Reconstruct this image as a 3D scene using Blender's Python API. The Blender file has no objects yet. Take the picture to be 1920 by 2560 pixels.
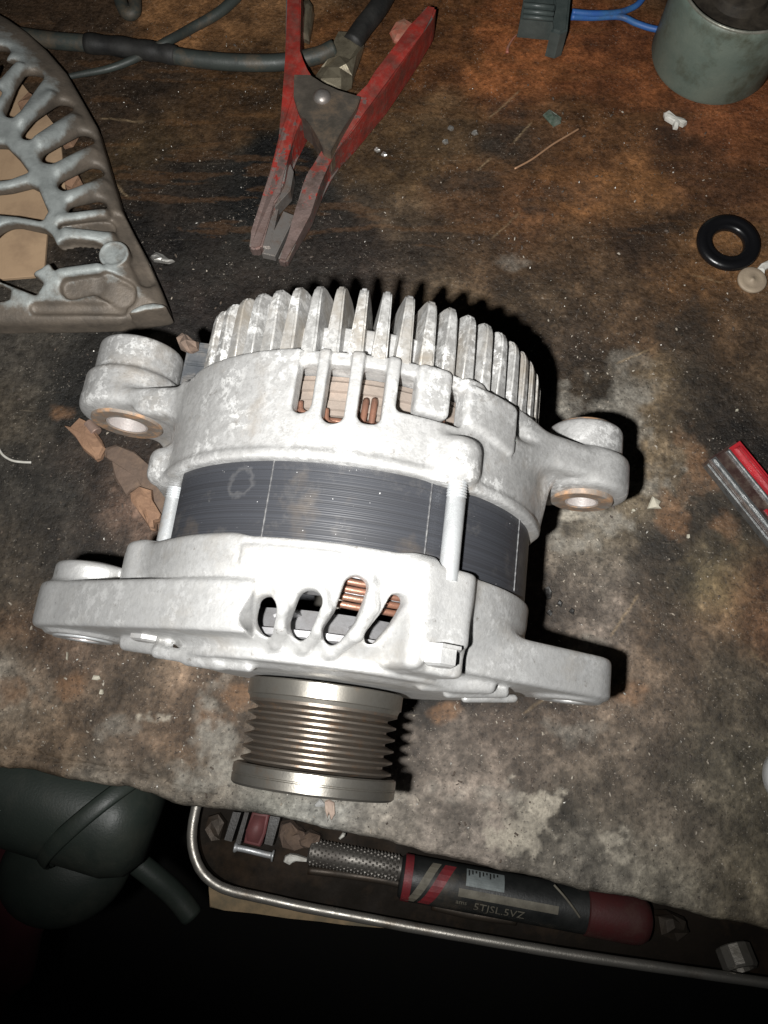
import bpy, bmesh, math, random
import numpy as np
from mathutils import Vector, Matrix

scene = bpy.context.scene
COL = scene.collection
MM = 0.001
random.seed(7)
RNG = np.random.default_rng(11)

# ------------------------------------------------------------------ camera, world, light
TILT, CAM_H, FPX = math.radians(16.0), 338.0, 2000.0
cam_d = bpy.data.cameras.new("camera")
cam_d.sensor_fit = 'VERTICAL'
cam_d.sensor_height = 36.0
cam_d.lens = 36.0 * FPX / 2560.0
cam_d.clip_start, cam_d.clip_end = 0.005, 20.0
cam = bpy.data.objects.new("camera", cam_d)
COL.objects.link(cam)
cam.location = (0, 0, CAM_H * MM)
cam.rotation_euler = (TILT, 0, 0)
scene.camera = cam

world = bpy.data.worlds.new("World")
scene.world = world
world.use_nodes = True
world.node_tree.nodes["Background"].inputs[0].default_value = (0.75, 0.9, 1.0, 1)
world.node_tree.nodes["Background"].inputs[1].default_value = 0.004

LAMP_POS = Vector((-28, -12, 340))
ld = bpy.data.lights.new("torch_lamp", 'SPOT')
ld.energy = 9.7
ld.spot_size = math.radians(104)
ld.spot_blend = 1.0
ld.shadow_soft_size = 0.004
ld.color = (1.0, 0.99, 0.965)
lo = bpy.data.objects.new("torch_lamp", ld)
COL.objects.link(lo)
lo.location = LAMP_POS * MM
aim = Vector((15, 190, 0)) - LAMP_POS
lo.rotation_euler = aim.to_track_quat('-Z', 'Y').to_euler()

scene.view_settings.view_transform = 'Standard'
scene.view_settings.look = 'None'
scene.view_settings.exposure = 0.0
scene.view_settings.gamma = 1.0
scene.cycles.max_bounces = 6
scene.cycles.use_denoising = True
scene.cycles.sample_clamp_indirect = 3.0

# ------------------------------------------------------------------ helpers
CT, ST = math.cos(TILT), math.sin(TILT)

def W(u, v, z=0.0):
    """Point (mm) at height z seen at position (u, v) of the 1920 x 2560 photograph."""
    x, y = (u - 960) / FPX, -(v - 1280) / FPX
    d = (x, y * CT + ST, y * ST - CT)
    k = (z - CAM_H) / d[2]
    return np.array([k * d[0], k * d[1], z])

def tag(o, label=None, cat=None, group=None, kind=None):
    if label: o['label'] = label
    if cat: o['category'] = cat
    if group: o['group'] = group
    if kind: o['kind'] = kind
    return o

def empty(name, label, cat, loc=(0, 0, 0), rz=0.0, group=None):
    o = bpy.data.objects.new(name, None)
    o.empty_display_size = 0.01
    COL.objects.link(o)
    o.location = Vector(loc) * MM
    o.rotation_euler = (0, 0, rz)
    return tag(o, label, cat, group)

def link(name, me, mat, parent=None, smooth=True):
    o = bpy.data.objects.new(name, me)
    COL.objects.link(o)
    if mat is not None and not me.materials: me.materials.append(mat)
    if parent is not None: o.parent = parent
    if smooth: me.polygons.foreach_set('use_smooth', np.ones(len(me.polygons), dtype=bool))
    return o

def np_mesh(name, V, Q, scale=MM):
    """Quad mesh from arrays (mm)."""
    me = bpy.data.meshes.new(name)
    V = np.asarray(V, np.float32) * scale
    Q = np.asarray(Q, np.int32)
    n = Q.shape[1]
    me.vertices.add(len(V)); me.vertices.foreach_set('co', V.ravel())
    me.loops.add(Q.size); me.loops.foreach_set('vertex_index', Q.ravel())
    me.polygons.add(len(Q))
    me.polygons.foreach_set('loop_start', np.arange(0, Q.size, n, dtype=np.int32))
    me.polygons.foreach_set('loop_total', np.full(len(Q), n, np.int32))
    me.update(calc_edges=True)
    me.validate()
    return me

def bm_mesh(name, bm, sharp=None):
    bmesh.ops.recalc_face_normals(bm, faces=bm.faces)
    me = bpy.data.meshes.new(name)
    bmesh.ops.scale(bm, vec=(MM, MM, MM), verts=bm.verts)
    bm.to_mesh(me); bm.free()
    return me

def sharpen(me, deg=35):
    me.polygons.foreach_set('use_smooth', np.ones(len(me.polygons), dtype=bool))
    me.set_sharp_from_angle(angle=math.radians(deg))

def lathe(bm, prof, axis='Y', seg=96, org=(0, 0, 0), a0=0.0, a1=2 * math.pi, rot=None, cap=False):
    """prof: list of (along, radius)."""
    full = abs(a1 - a0 - 2 * math.pi) < 1e-6
    n = seg if full else seg + 1
    rings = []
    for (t, r) in prof:
        ring = []
        for i in range(n):
            a = a0 + (a1 - a0) * i / seg
            if axis == 'Y': p = Vector((r * math.sin(a), t, r * math.cos(a)))
            else: p = Vector((r * math.cos(a), r * math.sin(a), t))
            if rot is not None: p = rot @ p
            ring.append(bm.verts.new(p + Vector(org)))
        rings.append(ring)
    for A, B in zip(rings[:-1], rings[1:]):
        for i in range(n if full else n - 1):
            j = (i + 1) % n
            bm.faces.new((A[i], A[j], B[j], B[i]))
    if full and cap:
        if prof[0][1] > 1e-4: bm.faces.new(rings[0])
        if prof[-1][1] > 1e-4: bm.faces.new(list(reversed(rings[-1])))

def catmull(pts, sub=6):
    P = [Vector(p) for p in pts]
    if len(P) < 3: return P
    P = [2 * P[0] - P[1]] + P + [2 * P[-1] - P[-2]]
    out = []
    for i in range(1, len(P) - 2):
        for k in range(sub):
            t = k / sub
            a, b, c, d = P[i - 1], P[i], P[i + 1], P[i + 2]
            out.append(0.5 * ((2 * b) + (c - a) * t + (2 * a - 5 * b + 4 * c - d) * t * t + (3 * b - a - 3 * c + d) * t ** 3))
    out.append(P[-2])
    return out

def tube(bm, pts, rad, seg=10, sub=6, flat=1.0, closed_ends=True):
    P = catmull(pts, sub) if sub > 1 else [Vector(p) for p in pts]
    n = len(P)
    R = rad if callable(rad) else (lambda t: rad)
    up = Vector((0, 0, 1)); rings = []
    for i, p in enumerate(P):
        d = (P[min(i + 1, n - 1)] - P[max(i - 1, 0)]).normalized()
        s = d.cross(up)
        if s.length < 1e-3: s = Vector((1, 0, 0))
        s.normalize(); w = s.cross(d).normalized()
        r = R(i / (n - 1))
        rings.append([bm.verts.new(p + s * (r * math.cos(2 * math.pi * k / seg)) + w * (r * flat * math.sin(2 * math.pi * k / seg))) for k in range(seg)])
    for A, B in zip(rings[:-1], rings[1:]):
        for k in range(seg):
            bm.faces.new((A[k], A[(k + 1) % seg], B[(k + 1) % seg], B[k]))
    if closed_ends:
        bm.faces.new(rings[0]); bm.faces.new(list(reversed(rings[-1])))

def prism(bm, poly, z0, z1, bevel=0.0, seg=2):
    """poly: (x, y) mm; z1 may be a function of (x, y)."""
    zt = z1 if callable(z1) else (lambda x, y: z1)
    bot = [bm.verts.new((p[0], p[1], z0)) for p in poly]
    top = [bm.verts.new((p[0], p[1], zt(p[0], p[1]))) for p in poly]
    n = len(poly)
    f1 = bm.faces.new(top); bm.faces.new(list(reversed(bot)))
    for i in range(n):
        bm.faces.new((bot[i], bot[(i + 1) % n], top[(i + 1) % n], top[i]))
    if bevel > 0:
        bmesh.ops.bevel(bm, geom=list(f1.edges), offset=bevel, segments=seg, affect='EDGES', clamp_overlap=True)

def box(bm, c, s, rz=0.0, bevel=0.0, mat=None):
    M = Matrix.Translation(Vector(c)) @ (mat if mat is not None else Matrix.Rotation(rz, 4, 'Z')) @ Matrix.Diagonal((s[0], s[1], s[2], 1))
    g = bmesh.ops.create_cube(bm, size=1.0, matrix=M)
    if bevel > 0:
        es = list({e for v in g['verts'] for e in v.link_edges})
        bmesh.ops.bevel(bm, geom=es, offset=bevel, segments=2, affect='EDGES', clamp_overlap=True)

# ------- numpy noise
def vnoise(x, y, seed):
    xi, yi = np.floor(x).astype(np.int64), np.floor(y).astype(np.int64)
    fx, fy = x - xi, y - yi
    fx, fy = fx * fx * (3 - 2 * fx), fy * fy * (3 - 2 * fy)
    def h(a, b):
        n = (a * 374761393 + b * 668265263 + seed * 974634777) & 0x7fffffff
        n = ((n ^ (n >> 13)) * 1274126177) & 0x7fffffff
        return ((n ^ (n >> 16)) & 0xffff) / 65535.0
    return (h(xi, yi) * (1 - fx) + h(xi + 1, yi) * fx) * (1 - fy) + (h(xi, yi + 1) * (1 - fx) + h(xi + 1, yi + 1) * fx) * fy

def fbm(x, y, seed=0, oct=4):
    s, a, t = 0, 1.0, 0.0
    for o in range(oct):
        s = s + a * vnoise(x * 2 ** o + 17.3 * o, y * 2 ** o - 9.1 * o, seed + o); t += a; a *= 0.55
    return s / t

# ------- signed distance modelling of castings
def smin(a, b, k):
    h = np.maximum(k - np.abs(a - b), 0) / k
    return np.minimum(a, b) - h * h * k * 0.25
def smax(a, b, k): return -smin(-a, -b, k)
def sub(a, b, k=1.0): return smax(a, -b, k)
def sd_cyl(r2, rad, Y, y0, y1, k=1.5):
    return smax(r2 - rad, np.abs(Y - (y0 + y1) / 2) - abs(y1 - y0) / 2, k)
def sd_caps(X, Y, Z, a, b, r):
    a, b = np.array(a, float), np.array(b, float); d = b - a; L = float(d @ d)
    px, py, pz = X - a[0], Y - a[1], Z - a[2]
    t = np.clip((px * d[0] + py * d[1] + pz * d[2]) / L, 0, 1)
    return np.sqrt((px - d[0] * t) ** 2 + (py - d[1] * t) ** 2 + (pz - d[2] * t) ** 2) - r
def sd_caps2(A, B, a, b, r):
    dx, dy = b[0] - a[0], b[1] - a[1]; L = dx * dx + dy * dy
    px, py = A - a[0], B - a[1]
    t = np.clip((px * dx + py * dy) / L, 0, 1)
    return np.sqrt((px - dx * t) ** 2 + (py - dy * t) ** 2) - r
def sd_uneven(X, Z, c1, r1, c2, r2):
    """Hull of two circles."""
    dx, dz = c2[0] - c1[0], c2[1] - c1[1]; h = math.hypot(dx, dz); dx /= h; dz /= h
    py = (X - c1[0]) * dx + (Z - c1[1]) * dz
    px = np.abs(-(X - c1[0]) * dz + (Z - c1[1]) * dx)
    b = (r1 - r2) / h; a = math.sqrt(1 - b * b)
    k = -b * px + a * py
    m = a * px + b * py
    return np.where(k < 0, np.sqrt(px * px + py * py) - r1, np.where(k > a * h, np.sqrt(px * px + (py - h) ** 2) - r2, m - r1))
def sd_rbox2(A, B, c, half, r):
    qx, qy = np.abs(A - c[0]) - half[0] + r, np.abs(B - c[1]) - half[1] + r
    return np.sqrt(np.maximum(qx, 0) ** 2 + np.maximum(qy, 0) ** 2) + np.minimum(np.maximum(qx, qy), 0) - r
def sd_poly2(A, B, poly):
    P = np.asarray(poly, float); d = None; s = np.ones(np.broadcast(A, B).shape)
    n = len(P)
    for i in range(n):
        x1, y1 = P[i]; x0, y0 = P[i - 1]
        ex, ey = x0 - x1, y0 - y1; wx, wy = A - x1, B - y1
        t = np.clip((wx * ex + wy * ey) / (ex * ex + ey * ey + 1e-12), 0, 1)
        bx, by = wx - ex * t, wy - ey * t; q = bx * bx + by * by
        d = q if d is None else np.minimum(d, q)
        c1, c2, c3 = B >= y1, B < y0, ex * wy > ey * wx
        s = np.where((c1 & c2 & c3) | (~c1 & ~c2 & ~c3), -s, s)
    return s * np.sqrt(d)

def grid(lo_, hi_, h):
    n = [int(math.ceil((b - a) / h)) + 1 for a, b in zip(lo_, hi_)]
    return ((lo_[0] + h * np.arange(n[0], dtype=np.float32))[:, None, None],
            (lo_[1] + h * np.arange(n[1], dtype=np.float32))[None, :, None],
            (lo_[2] + h * np.arange(n[2], dtype=np.float32))[None, None, :])

def surface_net(name, F, lo_, h):
    F = np.ascontiguousarray(F, dtype=np.float32)
    F[0], F[-1] = np.maximum(F[0], .01), np.maximum(F[-1], .01)
    F[:, 0], F[:, -1] = np.maximum(F[:, 0], .01), np.maximum(F[:, -1], .01)
    F[:, :, 0], F[:, :, -1] = np.maximum(F[:, :, 0], .01), np.maximum(F[:, :, -1], .01)
    S = F < 0
    nx, ny, nz = S.shape
    cnt = np.zeros((nx - 1, ny - 1, nz - 1), np.int8)
    offs = [(i, j, k) for i in (0, 1) for j in (0, 1) for k in (0, 1)]
    for (i, j, k) in offs: cnt += S[i:nx - 1 + i, j:ny - 1 + j, k:nz - 1 + k]
    idx = np.argwhere((cnt > 0) & (cnt < 8))
    ids = np.full(cnt.shape, -1, np.int32); ids[idx[:, 0], idx[:, 1], idx[:, 2]] = np.arange(len(idx))
    pos = np.zeros((len(idx), 3)); num = np.zeros(len(idx))
    for a in offs:
        for ax in range(3):
            if a[ax]: continue
            b = list(a); b[ax] = 1
            fa = F[idx[:, 0] + a[0], idx[:, 1] + a[1], idx[:, 2] + a[2]]
            fb = F[idx[:, 0] + b[0], idx[:, 1] + b[1], idx[:, 2] + b[2]]
            m = (fa < 0) != (fb < 0)
            t = np.where(m, fa / np.where(m, fa - fb, 1), 0)
            p = np.tile(np.array(a, float), (len(idx), 1)); p[:, ax] += t
            pos += p * m[:, None]; num += m
    V = (idx + pos / num[:, None]) * h + np.array(lo_)
    Q = []
    for ax in range(3):
        sl0 = [slice(None)] * 3; sl1 = [slice(None)] * 3
        sl0[ax] = slice(0, -1); sl1[ax] = slice(1, None)
        e = S[tuple(sl0)] != S[tuple(sl1)]
        E = np.argwhere(e)
        b, c = [(1, 2), (2, 0), (0, 1)][ax]
        E = E[(E[:, b] > 0) & (E[:, c] > 0) & (E[:, b] < S.shape[b] - 1) & (E[:, c] < S.shape[c] - 1)]
        def cid(db, dc):
            q = E.copy(); q[:, b] -= db; q[:, c] -= dc
            return ids[q[:, 0], q[:, 1], q[:, 2]]
        q = np.stack([cid(1, 1), cid(0, 1), cid(0, 0), cid(1, 0)], 1)
        flip = ~S[E[:, 0], E[:, 1], E[:, 2]]
        q[flip] = q[flip][:, ::-1]
        Q.append(q)
    return np_mesh(name, V, np.concatenate(Q))

# ------------------------------------------------------------------ materials
def mat(name):
    m = bpy.data.materials.new(name); m.use_nodes = True
    nt = m.node_tree; p = nt.nodes["Principled BSDF"]
    return m, nt, p
def N(nt, typ, **kw):
    n = nt.nodes.new(typ)
    for k, v in kw.items():
        if k.startswith('_'): setattr(n, k[1:], v)
        else: n.inputs[k].default_value = v
    return n
def noise_fac(nt, vec, scale, detail=4, rough=0.6, lo=0.35, hi=0.65):
    n = N(nt, 'ShaderNodeTexNoise', Scale=scale, Detail=detail, Roughness=rough)
    nt.links.new(vec, n.inputs['Vector'])
    r = N(nt, 'ShaderNodeMapRange', **{'From Min': lo, 'From Max': hi})
    nt.links.new(n.outputs['Fac'], r.inputs['Value'])
    return r.outputs['Result']
def mixc(nt, fac, a, b, typ='MIX'):
    m = nt.nodes.new('ShaderNodeMix'); m.data_type = 'RGBA'; m.blend_type = typ
    for s, i in ((a, 6), (b, 7)):
        if isinstance(s, (tuple, list)): m.inputs[i].default_value = (s[0], s[1], s[2], 1)
        else: nt.links.new(s, m.inputs[i])
    if isinstance(fac, (int, float)): m.inputs[0].default_value = fac
    else: nt.links.new(fac, m.inputs[0])
    return m.outputs[2]
def math_n(nt, op, a, b=None):
    n = nt.nodes.new('ShaderNodeMath'); n.operation = op
    for i, s in enumerate((a, b)):
        if s is None: continue
        if isinstance(s, (int, float)): n.inputs[i].default_value = s
        else: nt.links.new(s, n.inputs[i])
    return n.outputs[0]
def bump(nt, p, h, dist=0.0003, strength=0.6):
    b = N(nt, 'ShaderNodeBump', Strength=strength, Distance=dist)
    nt.links.new(h, b.inputs['Height']); nt.links.new(b.outputs['Normal'], p.inputs['Normal'])
    return b
def objvec(nt): return nt.nodes.new('ShaderNodeTexCoord').outputs['Object']
def worn(name, base, alt, scale=120, metallic=0.0, rough=0.5, rough2=None, grime=None, gscale=60, glo=0.5, ghi=0.7, bscale=900, bdist=0.0002, bstr=0.5, spec=0.5):
    """Two-tone mottled surface with a grime layer and fine relief."""
    m, nt, p = mat(name); v = objvec(nt)
    f = noise_fac(nt, v, scale, 6, 0.65)
    c = mixc(nt, f, base, alt)
    if grime:
        g = noise_fac(nt, v, gscale, 5, 0.7, glo, ghi)
        c = mixc(nt, g, c, grime)
    nt.links.new(c, p.inputs['Base Color'])
    p.inputs['Metallic'].default_value = metallic
    p.inputs['Specular IOR Level'].default_value = spec
    rr = N(nt, 'ShaderNodeMapRange', **{'To Min': rough, 'To Max': rough2 if rough2 is not None else min(1, rough + .2)})
    nt.links.new(f, rr.inputs['Value']); nt.links.new(rr.outputs['Result'], p.inputs['Roughness'])
    bn = N(nt, 'ShaderNodeTexNoise', Scale=bscale, Detail=4, Roughness=0.6); nt.links.new(v, bn.inputs['Vector'])
    bump(nt, p, bn.outputs['Fac'], bdist, bstr)
    return m
# ------------------------------------------------------------------ materials used
def cast_material(name, base, alt, oxide, dust, dusty=0.5, metal=0.4, blotch=0.55):
    m, nt, p = mat(name)
    oi = nt.nodes.new('ShaderNodeObjectInfo'); va = nt.nodes.new('ShaderNodeVectorMath'); va.operation = 'ADD'
    cx = nt.nodes.new('ShaderNodeCombineXYZ')
    for i in range(3): nt.links.new(oi.outputs['Random'], cx.inputs[i])
    nt.links.new(objvec(nt), va.inputs[0]); nt.links.new(cx.outputs[0], va.inputs[1]); v = va.outputs[0]
    f1 = noise_fac(nt, v, 150, 8, 0.75, 0.44, 0.57)
    c = mixc(nt, f1, base, alt)
    f1c = noise_fac(nt, v, 520, 4, 0.7, 0.50, 0.56)
    c = mixc(nt, math_n(nt, 'MULTIPLY', f1c, blotch), c, (alt[0] * .8, alt[1] * .8, alt[2] * .8))
    f2 = noise_fac(nt, v, 330, 6, 0.75, 0.50, 0.56)
    f2b = noise_fac(nt, v, 55, 3, 0.5, 0.45, 0.62)
    f2 = math_n(nt, 'MULTIPLY', f2, f2b)
    c = mixc(nt, math_n(nt, 'MULTIPLY', f2, min(1.0, blotch * 1.8)), c, oxide)
    f3 = noise_fac(nt, v, 38, 6, 0.7, dusty, dusty + 0.22)
    c = mixc(nt, f3, c, dust)
    f4 = noise_fac(nt, v, 260, 5, 0.75, 0.645, 0.68)
    c = mixc(nt, math_n(nt, 'MULTIPLY', f4, 0.6), c, (0.22, 0.20, 0.18))
    nt.links.new(c, p.inputs['Base Color'])
    p.inputs['Metallic'].default_value = metal
    r = N(nt, 'ShaderNodeMapRange', **{'To Min': 0.40, 'To Max': 0.56}); nt.links.new(f1, r.inputs['Value'])
    nt.links.new(r.outputs['Result'], p.inputs['Roughness'])
    b1 = N(nt, 'ShaderNodeTexNoise', Scale=700, Detail=5, Roughness=0.65); nt.links.new(v, b1.inputs['Vector'])
    b2 = N(nt, 'ShaderNodeTexNoise', Scale=110, Detail=4, Roughness=0.6); nt.links.new(v, b2.inputs['Vector'])
    h = math_n(nt, 'ADD', b1.outputs['Fac'], math_n(nt, 'MULTIPLY', b2.outputs['Fac'], 2.0))
    bump(nt, p, h, 0.0003, 0.45)
    return m

M_CAST = cast_material('cast_aluminium', (0.46, 0.458, 0.452), (0.36, 0.357, 0.35), (0.76, 0.76, 0.75), (0.31, 0.275, 0.235), 0.52, 0.45, 0.42)
M_CASTF = cast_material('front_cast_aluminium', (0.55, 0.55, 0.545), (0.46, 0.458, 0.45), (0.74, 0.74, 0.735), (0.42, 0.395, 0.36), 0.53, 0.6, 0.28)
M_FIN = cast_material('oxidised_fin_aluminium', (0.44, 0.437, 0.428), (0.27, 0.266, 0.257), (0.78, 0.78, 0.77), (0.28, 0.25, 0.21), 0.48, 0.35, 0.55)
M_ZINC = worn('zinc_plated_steel', (0.62, 0.64, 0.65), (0.45, 0.46, 0.47), 200, 0.6, 0.35, 0.55, (0.42, 0.36, 0.30), 90, .55, .75)
M_RUST = worn('rusty_steel', (0.21, 0.15, 0.11), (0.185, 0.168, 0.15), 260, 0.3, 0.55, 0.8, (0.36, 0.22, 0.13), 150, .5, .62)
M_BORE = worn('bright_bore_steel', (0.62, 0.58, 0.56), (0.48, 0.43, 0.41), 300, 0.5, 0.35, 0.5)
M_PULLEY = worn('blackened_pulley_steel', (0.30, 0.285, 0.255), (0.22, 0.205, 0.18), 150, 0.85, 0.30, 0.42, (0.26, 0.2, 0.15), 120, .55, .75, 1500, .0001, .3)
M_GROOVE = worn('rust_stained_groove_steel', (0.20, 0.172, 0.145), (0.135, 0.115, 0.096), 180, 0.8, 0.3, 0.5, (0.22, 0.145, 0.095), 300, .55, .7, 1800, .0001, .3)
M_COPPER = worn('enamelled_copper', (0.27, 0.135, 0.09), (0.18, 0.095, 0.068), 300, 0.55, 0.3, 0.5, (0.22, 0.14, 0.10), 200, .55, .7)
M_LINER = worn('dusty_insulator', (0.20, 0.165, 0.14), (0.145, 0.12, 0.10), 160, 0.0, 0.7, 0.9, (0.28, 0.22, 0.18), 80, .5, .7)
M_DARKSTEEL = worn('dark_fan_steel', (0.27, 0.27, 0.28), (0.17, 0.165, 0.165), 150, 0.4, 0.45, 0.7)
M_BLACKP = worn('dusty_black_plastic', (0.05, 0.055, 0.062), (0.085, 0.088, 0.092), 140, 0.0, 0.5, 0.75, (0.14, 0.12, 0.10), 70, .52, .75)

def stator_material():
    m, nt, p = mat('laminated_iron'); v = objvec(nt)
    mp = N(nt, 'ShaderNodeMapping'); mp.inputs['Scale'].default_value = (4, 2300, 4)
    nt.links.new(v, mp.inputs['Vector'])
    lam = N(nt, 'ShaderNodeTexNoise', Scale=1.0, Detail=0, Roughness=0.5); nt.links.new(mp.outputs[0], lam.inputs['Vector'])
    lr = N(nt, 'ShaderNodeMapRange', **{'From Min': .35, 'From Max': .65}); nt.links.new(lam.outputs['Fac'], lr.inputs['Value'])
    c = mixc(nt, lr.outputs[0], (0.027, 0.028, 0.032), (0.034, 0.036, 0.042))
    # scuffed dusty areas and brown stains
    f = noise_fac(nt, v, 60, 7, 0.75, 0.54, 0.74)
    c = mixc(nt, math_n(nt, 'MULTIPLY', f, 0.22), c, (0.22, 0.20, 0.175))
    f = noise_fac(nt, v, 26, 5, 0.65, 0.56, 0.7)
    c = mixc(nt, math_n(nt, 'MULTIPLY', f, 0.5), c, (0.115, 0.09, 0.065))
    sp = noise_fac(nt, v, 900, 2, .5, .75, .79)
    c = mixc(nt, sp, c, (0.42, 0.42, 0.42))
    # dried ring stain
    g = nt.nodes.new('ShaderNodeVectorMath'); g.operation = 'DISTANCE'
    ns = N(nt, 'ShaderNodeTexNoise', Scale=220, Detail=3); nt.links.new(v, ns.inputs['Vector'])
    va = nt.nodes.new('ShaderNodeVectorMath'); va.operation = 'MULTIPLY_ADD'
    nt.links.new(ns.outputs['Color'], va.inputs[0]); va.inputs[1].default_value = (.006, .006, .006); nt.links.new(v, va.inputs[2])
    nt.links.new(va.outputs[0], g.inputs[0]); g.inputs[1].default_value = (-0.0245, 0.070, 0.0575)
    d = math_n(nt, 'ABSOLUTE', math_n(nt, 'SUBTRACT', g.outputs['Value'], 0.0042))
    r = N(nt, 'ShaderNodeMapRange', **{'From Min': 0.0008, 'From Max': 0.0001}); nt.links.new(d, r.inputs['Value'])
    c = mixc(nt, math_n(nt, 'MULTIPLY', r.outputs[0], .09), c, (.3, .29, .28))
    nt.links.new(c, p.inputs['Base Color'])
    p.inputs['Roughness'].default_value = 0.42; p.inputs['Metallic'].default_value = 0.1
    bump(nt, p, lr.outputs[0], 0.0001, 0.3)
    return m
M_STATOR = stator_material()

# ------------------------------------------------------------------ the alternator (axis along local y, pulley towards -y)
ZC = 68.0
AX = math.radians(7.0)
alternator = empty('alternator', 'silver cast aluminium alternator with ribbed pulley lying on the dirty bench', 'alternator', (-21, 0, 0), -AX)
AL = []
def apart(name, me, m, parent=None, smooth=True):
    o = link(name, me, m, parent or alternator, smooth)
    if parent is None: o.location = (0, 0, ZC * MM)
    AL.append(o); return o

def front_housing():
    h = 0.62; lo_ = (-110.0, 14.0, -67.0); hi_ = (98.0, 57.0, 72.0)
    X, Y, Z = grid(lo_, hi_, h)
    R = np.sqrt(X * X + Z * Z)
    TH = np.degrees(np.arctan2(X, Z))
    def prof(y): return np.interp(y, [17, 19, 23, 27, 31, 35, 39, 43, 52], [39, 43, 49.5, 54.5, 58.2, 61, 62.6, 63.3, 63.6]).astype(np.float32)
    P = prof(Y)
    F = smax(smax((R - P) * 0.85, 18.5 - Y, 2.0), Y - 51.6, 1.2)
    # left arm : gusset slab from the housing to its boss
    s2 = sd_uneven(X, Z, (0, 0), 64.8, (-83.5, 0), 16.5)
    slab = smax(smax(s2, np.abs(Y - 32.2) - 7.3, 1.8), X + 18.0, 1.2)
    F = smin(F, slab, .8)
    Rb = np.sqrt((X + 83.5) ** 2 + Z * Z)
    F = smin(F, sd_cyl(Rb, 16.5, Y, 25.0, 39.5, 4.0), 1.5)
    F = smin(F, sd_cyl(Rb, 13.8, Y, 38.0, 47.5, 2.5), 2.0)
    # right arm
    s3 = sd_uneven(X, Z, (0, 0), 56.0, (79, 0), 13.6)
    slab = smax(smax(s3, np.abs(Y - 30.5) - 6.8, 2.2), 22.0 - X, 2.5)
    F = smin(F, slab, 4.0)
    Rr = np.sqrt((X - 79) ** 2 + Z * Z)
    F = smin(F, sd_cyl(Rr, 11.0, Y, 22.3, 30.0, 1.5), 1.5)
    F = smin(F, sd_cyl(Rb, 13.0, Y, 23.2, 30.0, 1.5), 1.0)
    # through bolt boss blocks
    c, s = math.cos(math.radians(29.5)), math.sin(math.radians(29.5))
    T = X * c - Z * s; U = X * s + Z * c
    blk = smax(smax(np.abs(T - 0.5) - 9.2, np.abs(U - 58.0) - 9.3, 4.0), np.abs(Y - 39.0) - 11.0, 2.5)
    lobe = smax(smax(np.abs(T + 6.0) - 3.2, np.abs(U - 57.0) - 9.3, 4.0), np.abs(Y - 36.0) - 14.6, 3.0)
    F = smin(smin(F, blk, 5.0), lobe, 2.5)
    seat = smax(smax(np.abs(T - 3.5) - 7.5, np.abs(U - 54.0) - 9.0, 3.0), np.abs(Y - 27.0) - 6.0, 2.0)
    F = smin(F, seat, 2.0)
    th = math.radians(-74)
    cx, cz = 63.0 * math.sin(th), 63.0 * math.cos(th)
    F = smin(F, sd_cyl(np.sqrt((X - cx) ** 2 + (Z - cz) ** 2), 8.2, Y, 41.5, 54.0, 2.5), 5.0)
    F = smin(F, smax(smax(sd_uneven(X, Z, (0, 0), 62.6, (-61.0, 9.0), 10.8), np.abs(Y - 47.2) - 5.6, 2.0), X + 20.0, 8.0), 2.0)
    # pad cast on the crown
    pad = smax(smax(R - (P + 0.55), np.abs(TH + 8) * 1.1 - 15.0, .8), np.abs(Y - 46.2) - 2.6, .6)
    F = smin(F, pad, .6)
    # curved ribs between the vents
    def onsurf(th_, y, dr): 
        r = float(prof(np.array(y))) + dr; a = math.radians(th_)
        return (r * math.sin(a), y, r * math.cos(a))
    for rib in RIBS:
        for a, b in zip(rib[:-1], rib[1:]):
            F = smin(F, sd_caps(X, Y, Z, onsurf(*a), onsurf(*b), 2.2), 1.0)
    # cast webs on the front face
    for a, b, r in [((-66, 22.6, 8), (-50, 21.6, 18), 2.2), ((-52, 20.5, 20), (-30, 19, 33), 2.0), ((-40, 19, 26), (-20, 18.2, 38), 1.6),
                    ((30, 20, 34), (50, 22, 24), 2.2), ((38, 18.6, 26), (56, 21.4, 16), 1.5), ((44, 18.2, 18), (60, 20.5, 10), 1.3)]:
        F = smin(F, sd_caps(X, Y, Z, a, b, r), 2.5)
    F = smin(F, sd_cyl(R, 50.0, Y, 19.6, 22.6, 1.2), 1.0)
    # hollow inside, recessed seam
    cav = smax((R - (P - 4.3)) * 0.85, 22.5 - Y, 1.5)
    F = sub(F, cav, 1.0)
    F = sub(F, smax(smax(27.2 - TH, TH - 120, 1.0), 49.6 - Y, .6) + 0 * R, 0.8)
    # vents
    ARC = np.radians(TH) * 57.0
    for pts, r in VENTS:
        d = None
        for a, b in zip(pts[:-1], pts[1:]):
            q = sd_caps2(ARC, Y, (math.radians(a[0]) * 57, a[1]), (math.radians(b[0]) * 57, b[1]), r)
            d = q if d is None else np.minimum(d, q)
        F = sub(F, smax(d, 38.0 - R, .5), 1.0)
    # bores
    F = sub(F, Rb - 6.0 + 0 * Y, 0.8)
    F = sub(F, Rr - 5.2 + 0 * Y, 0.8)
    F = sub(F, R - 9.0 + 0 * Y, .5)
    return surface_net('drive_end_housing', F, lo_, h)

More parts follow.
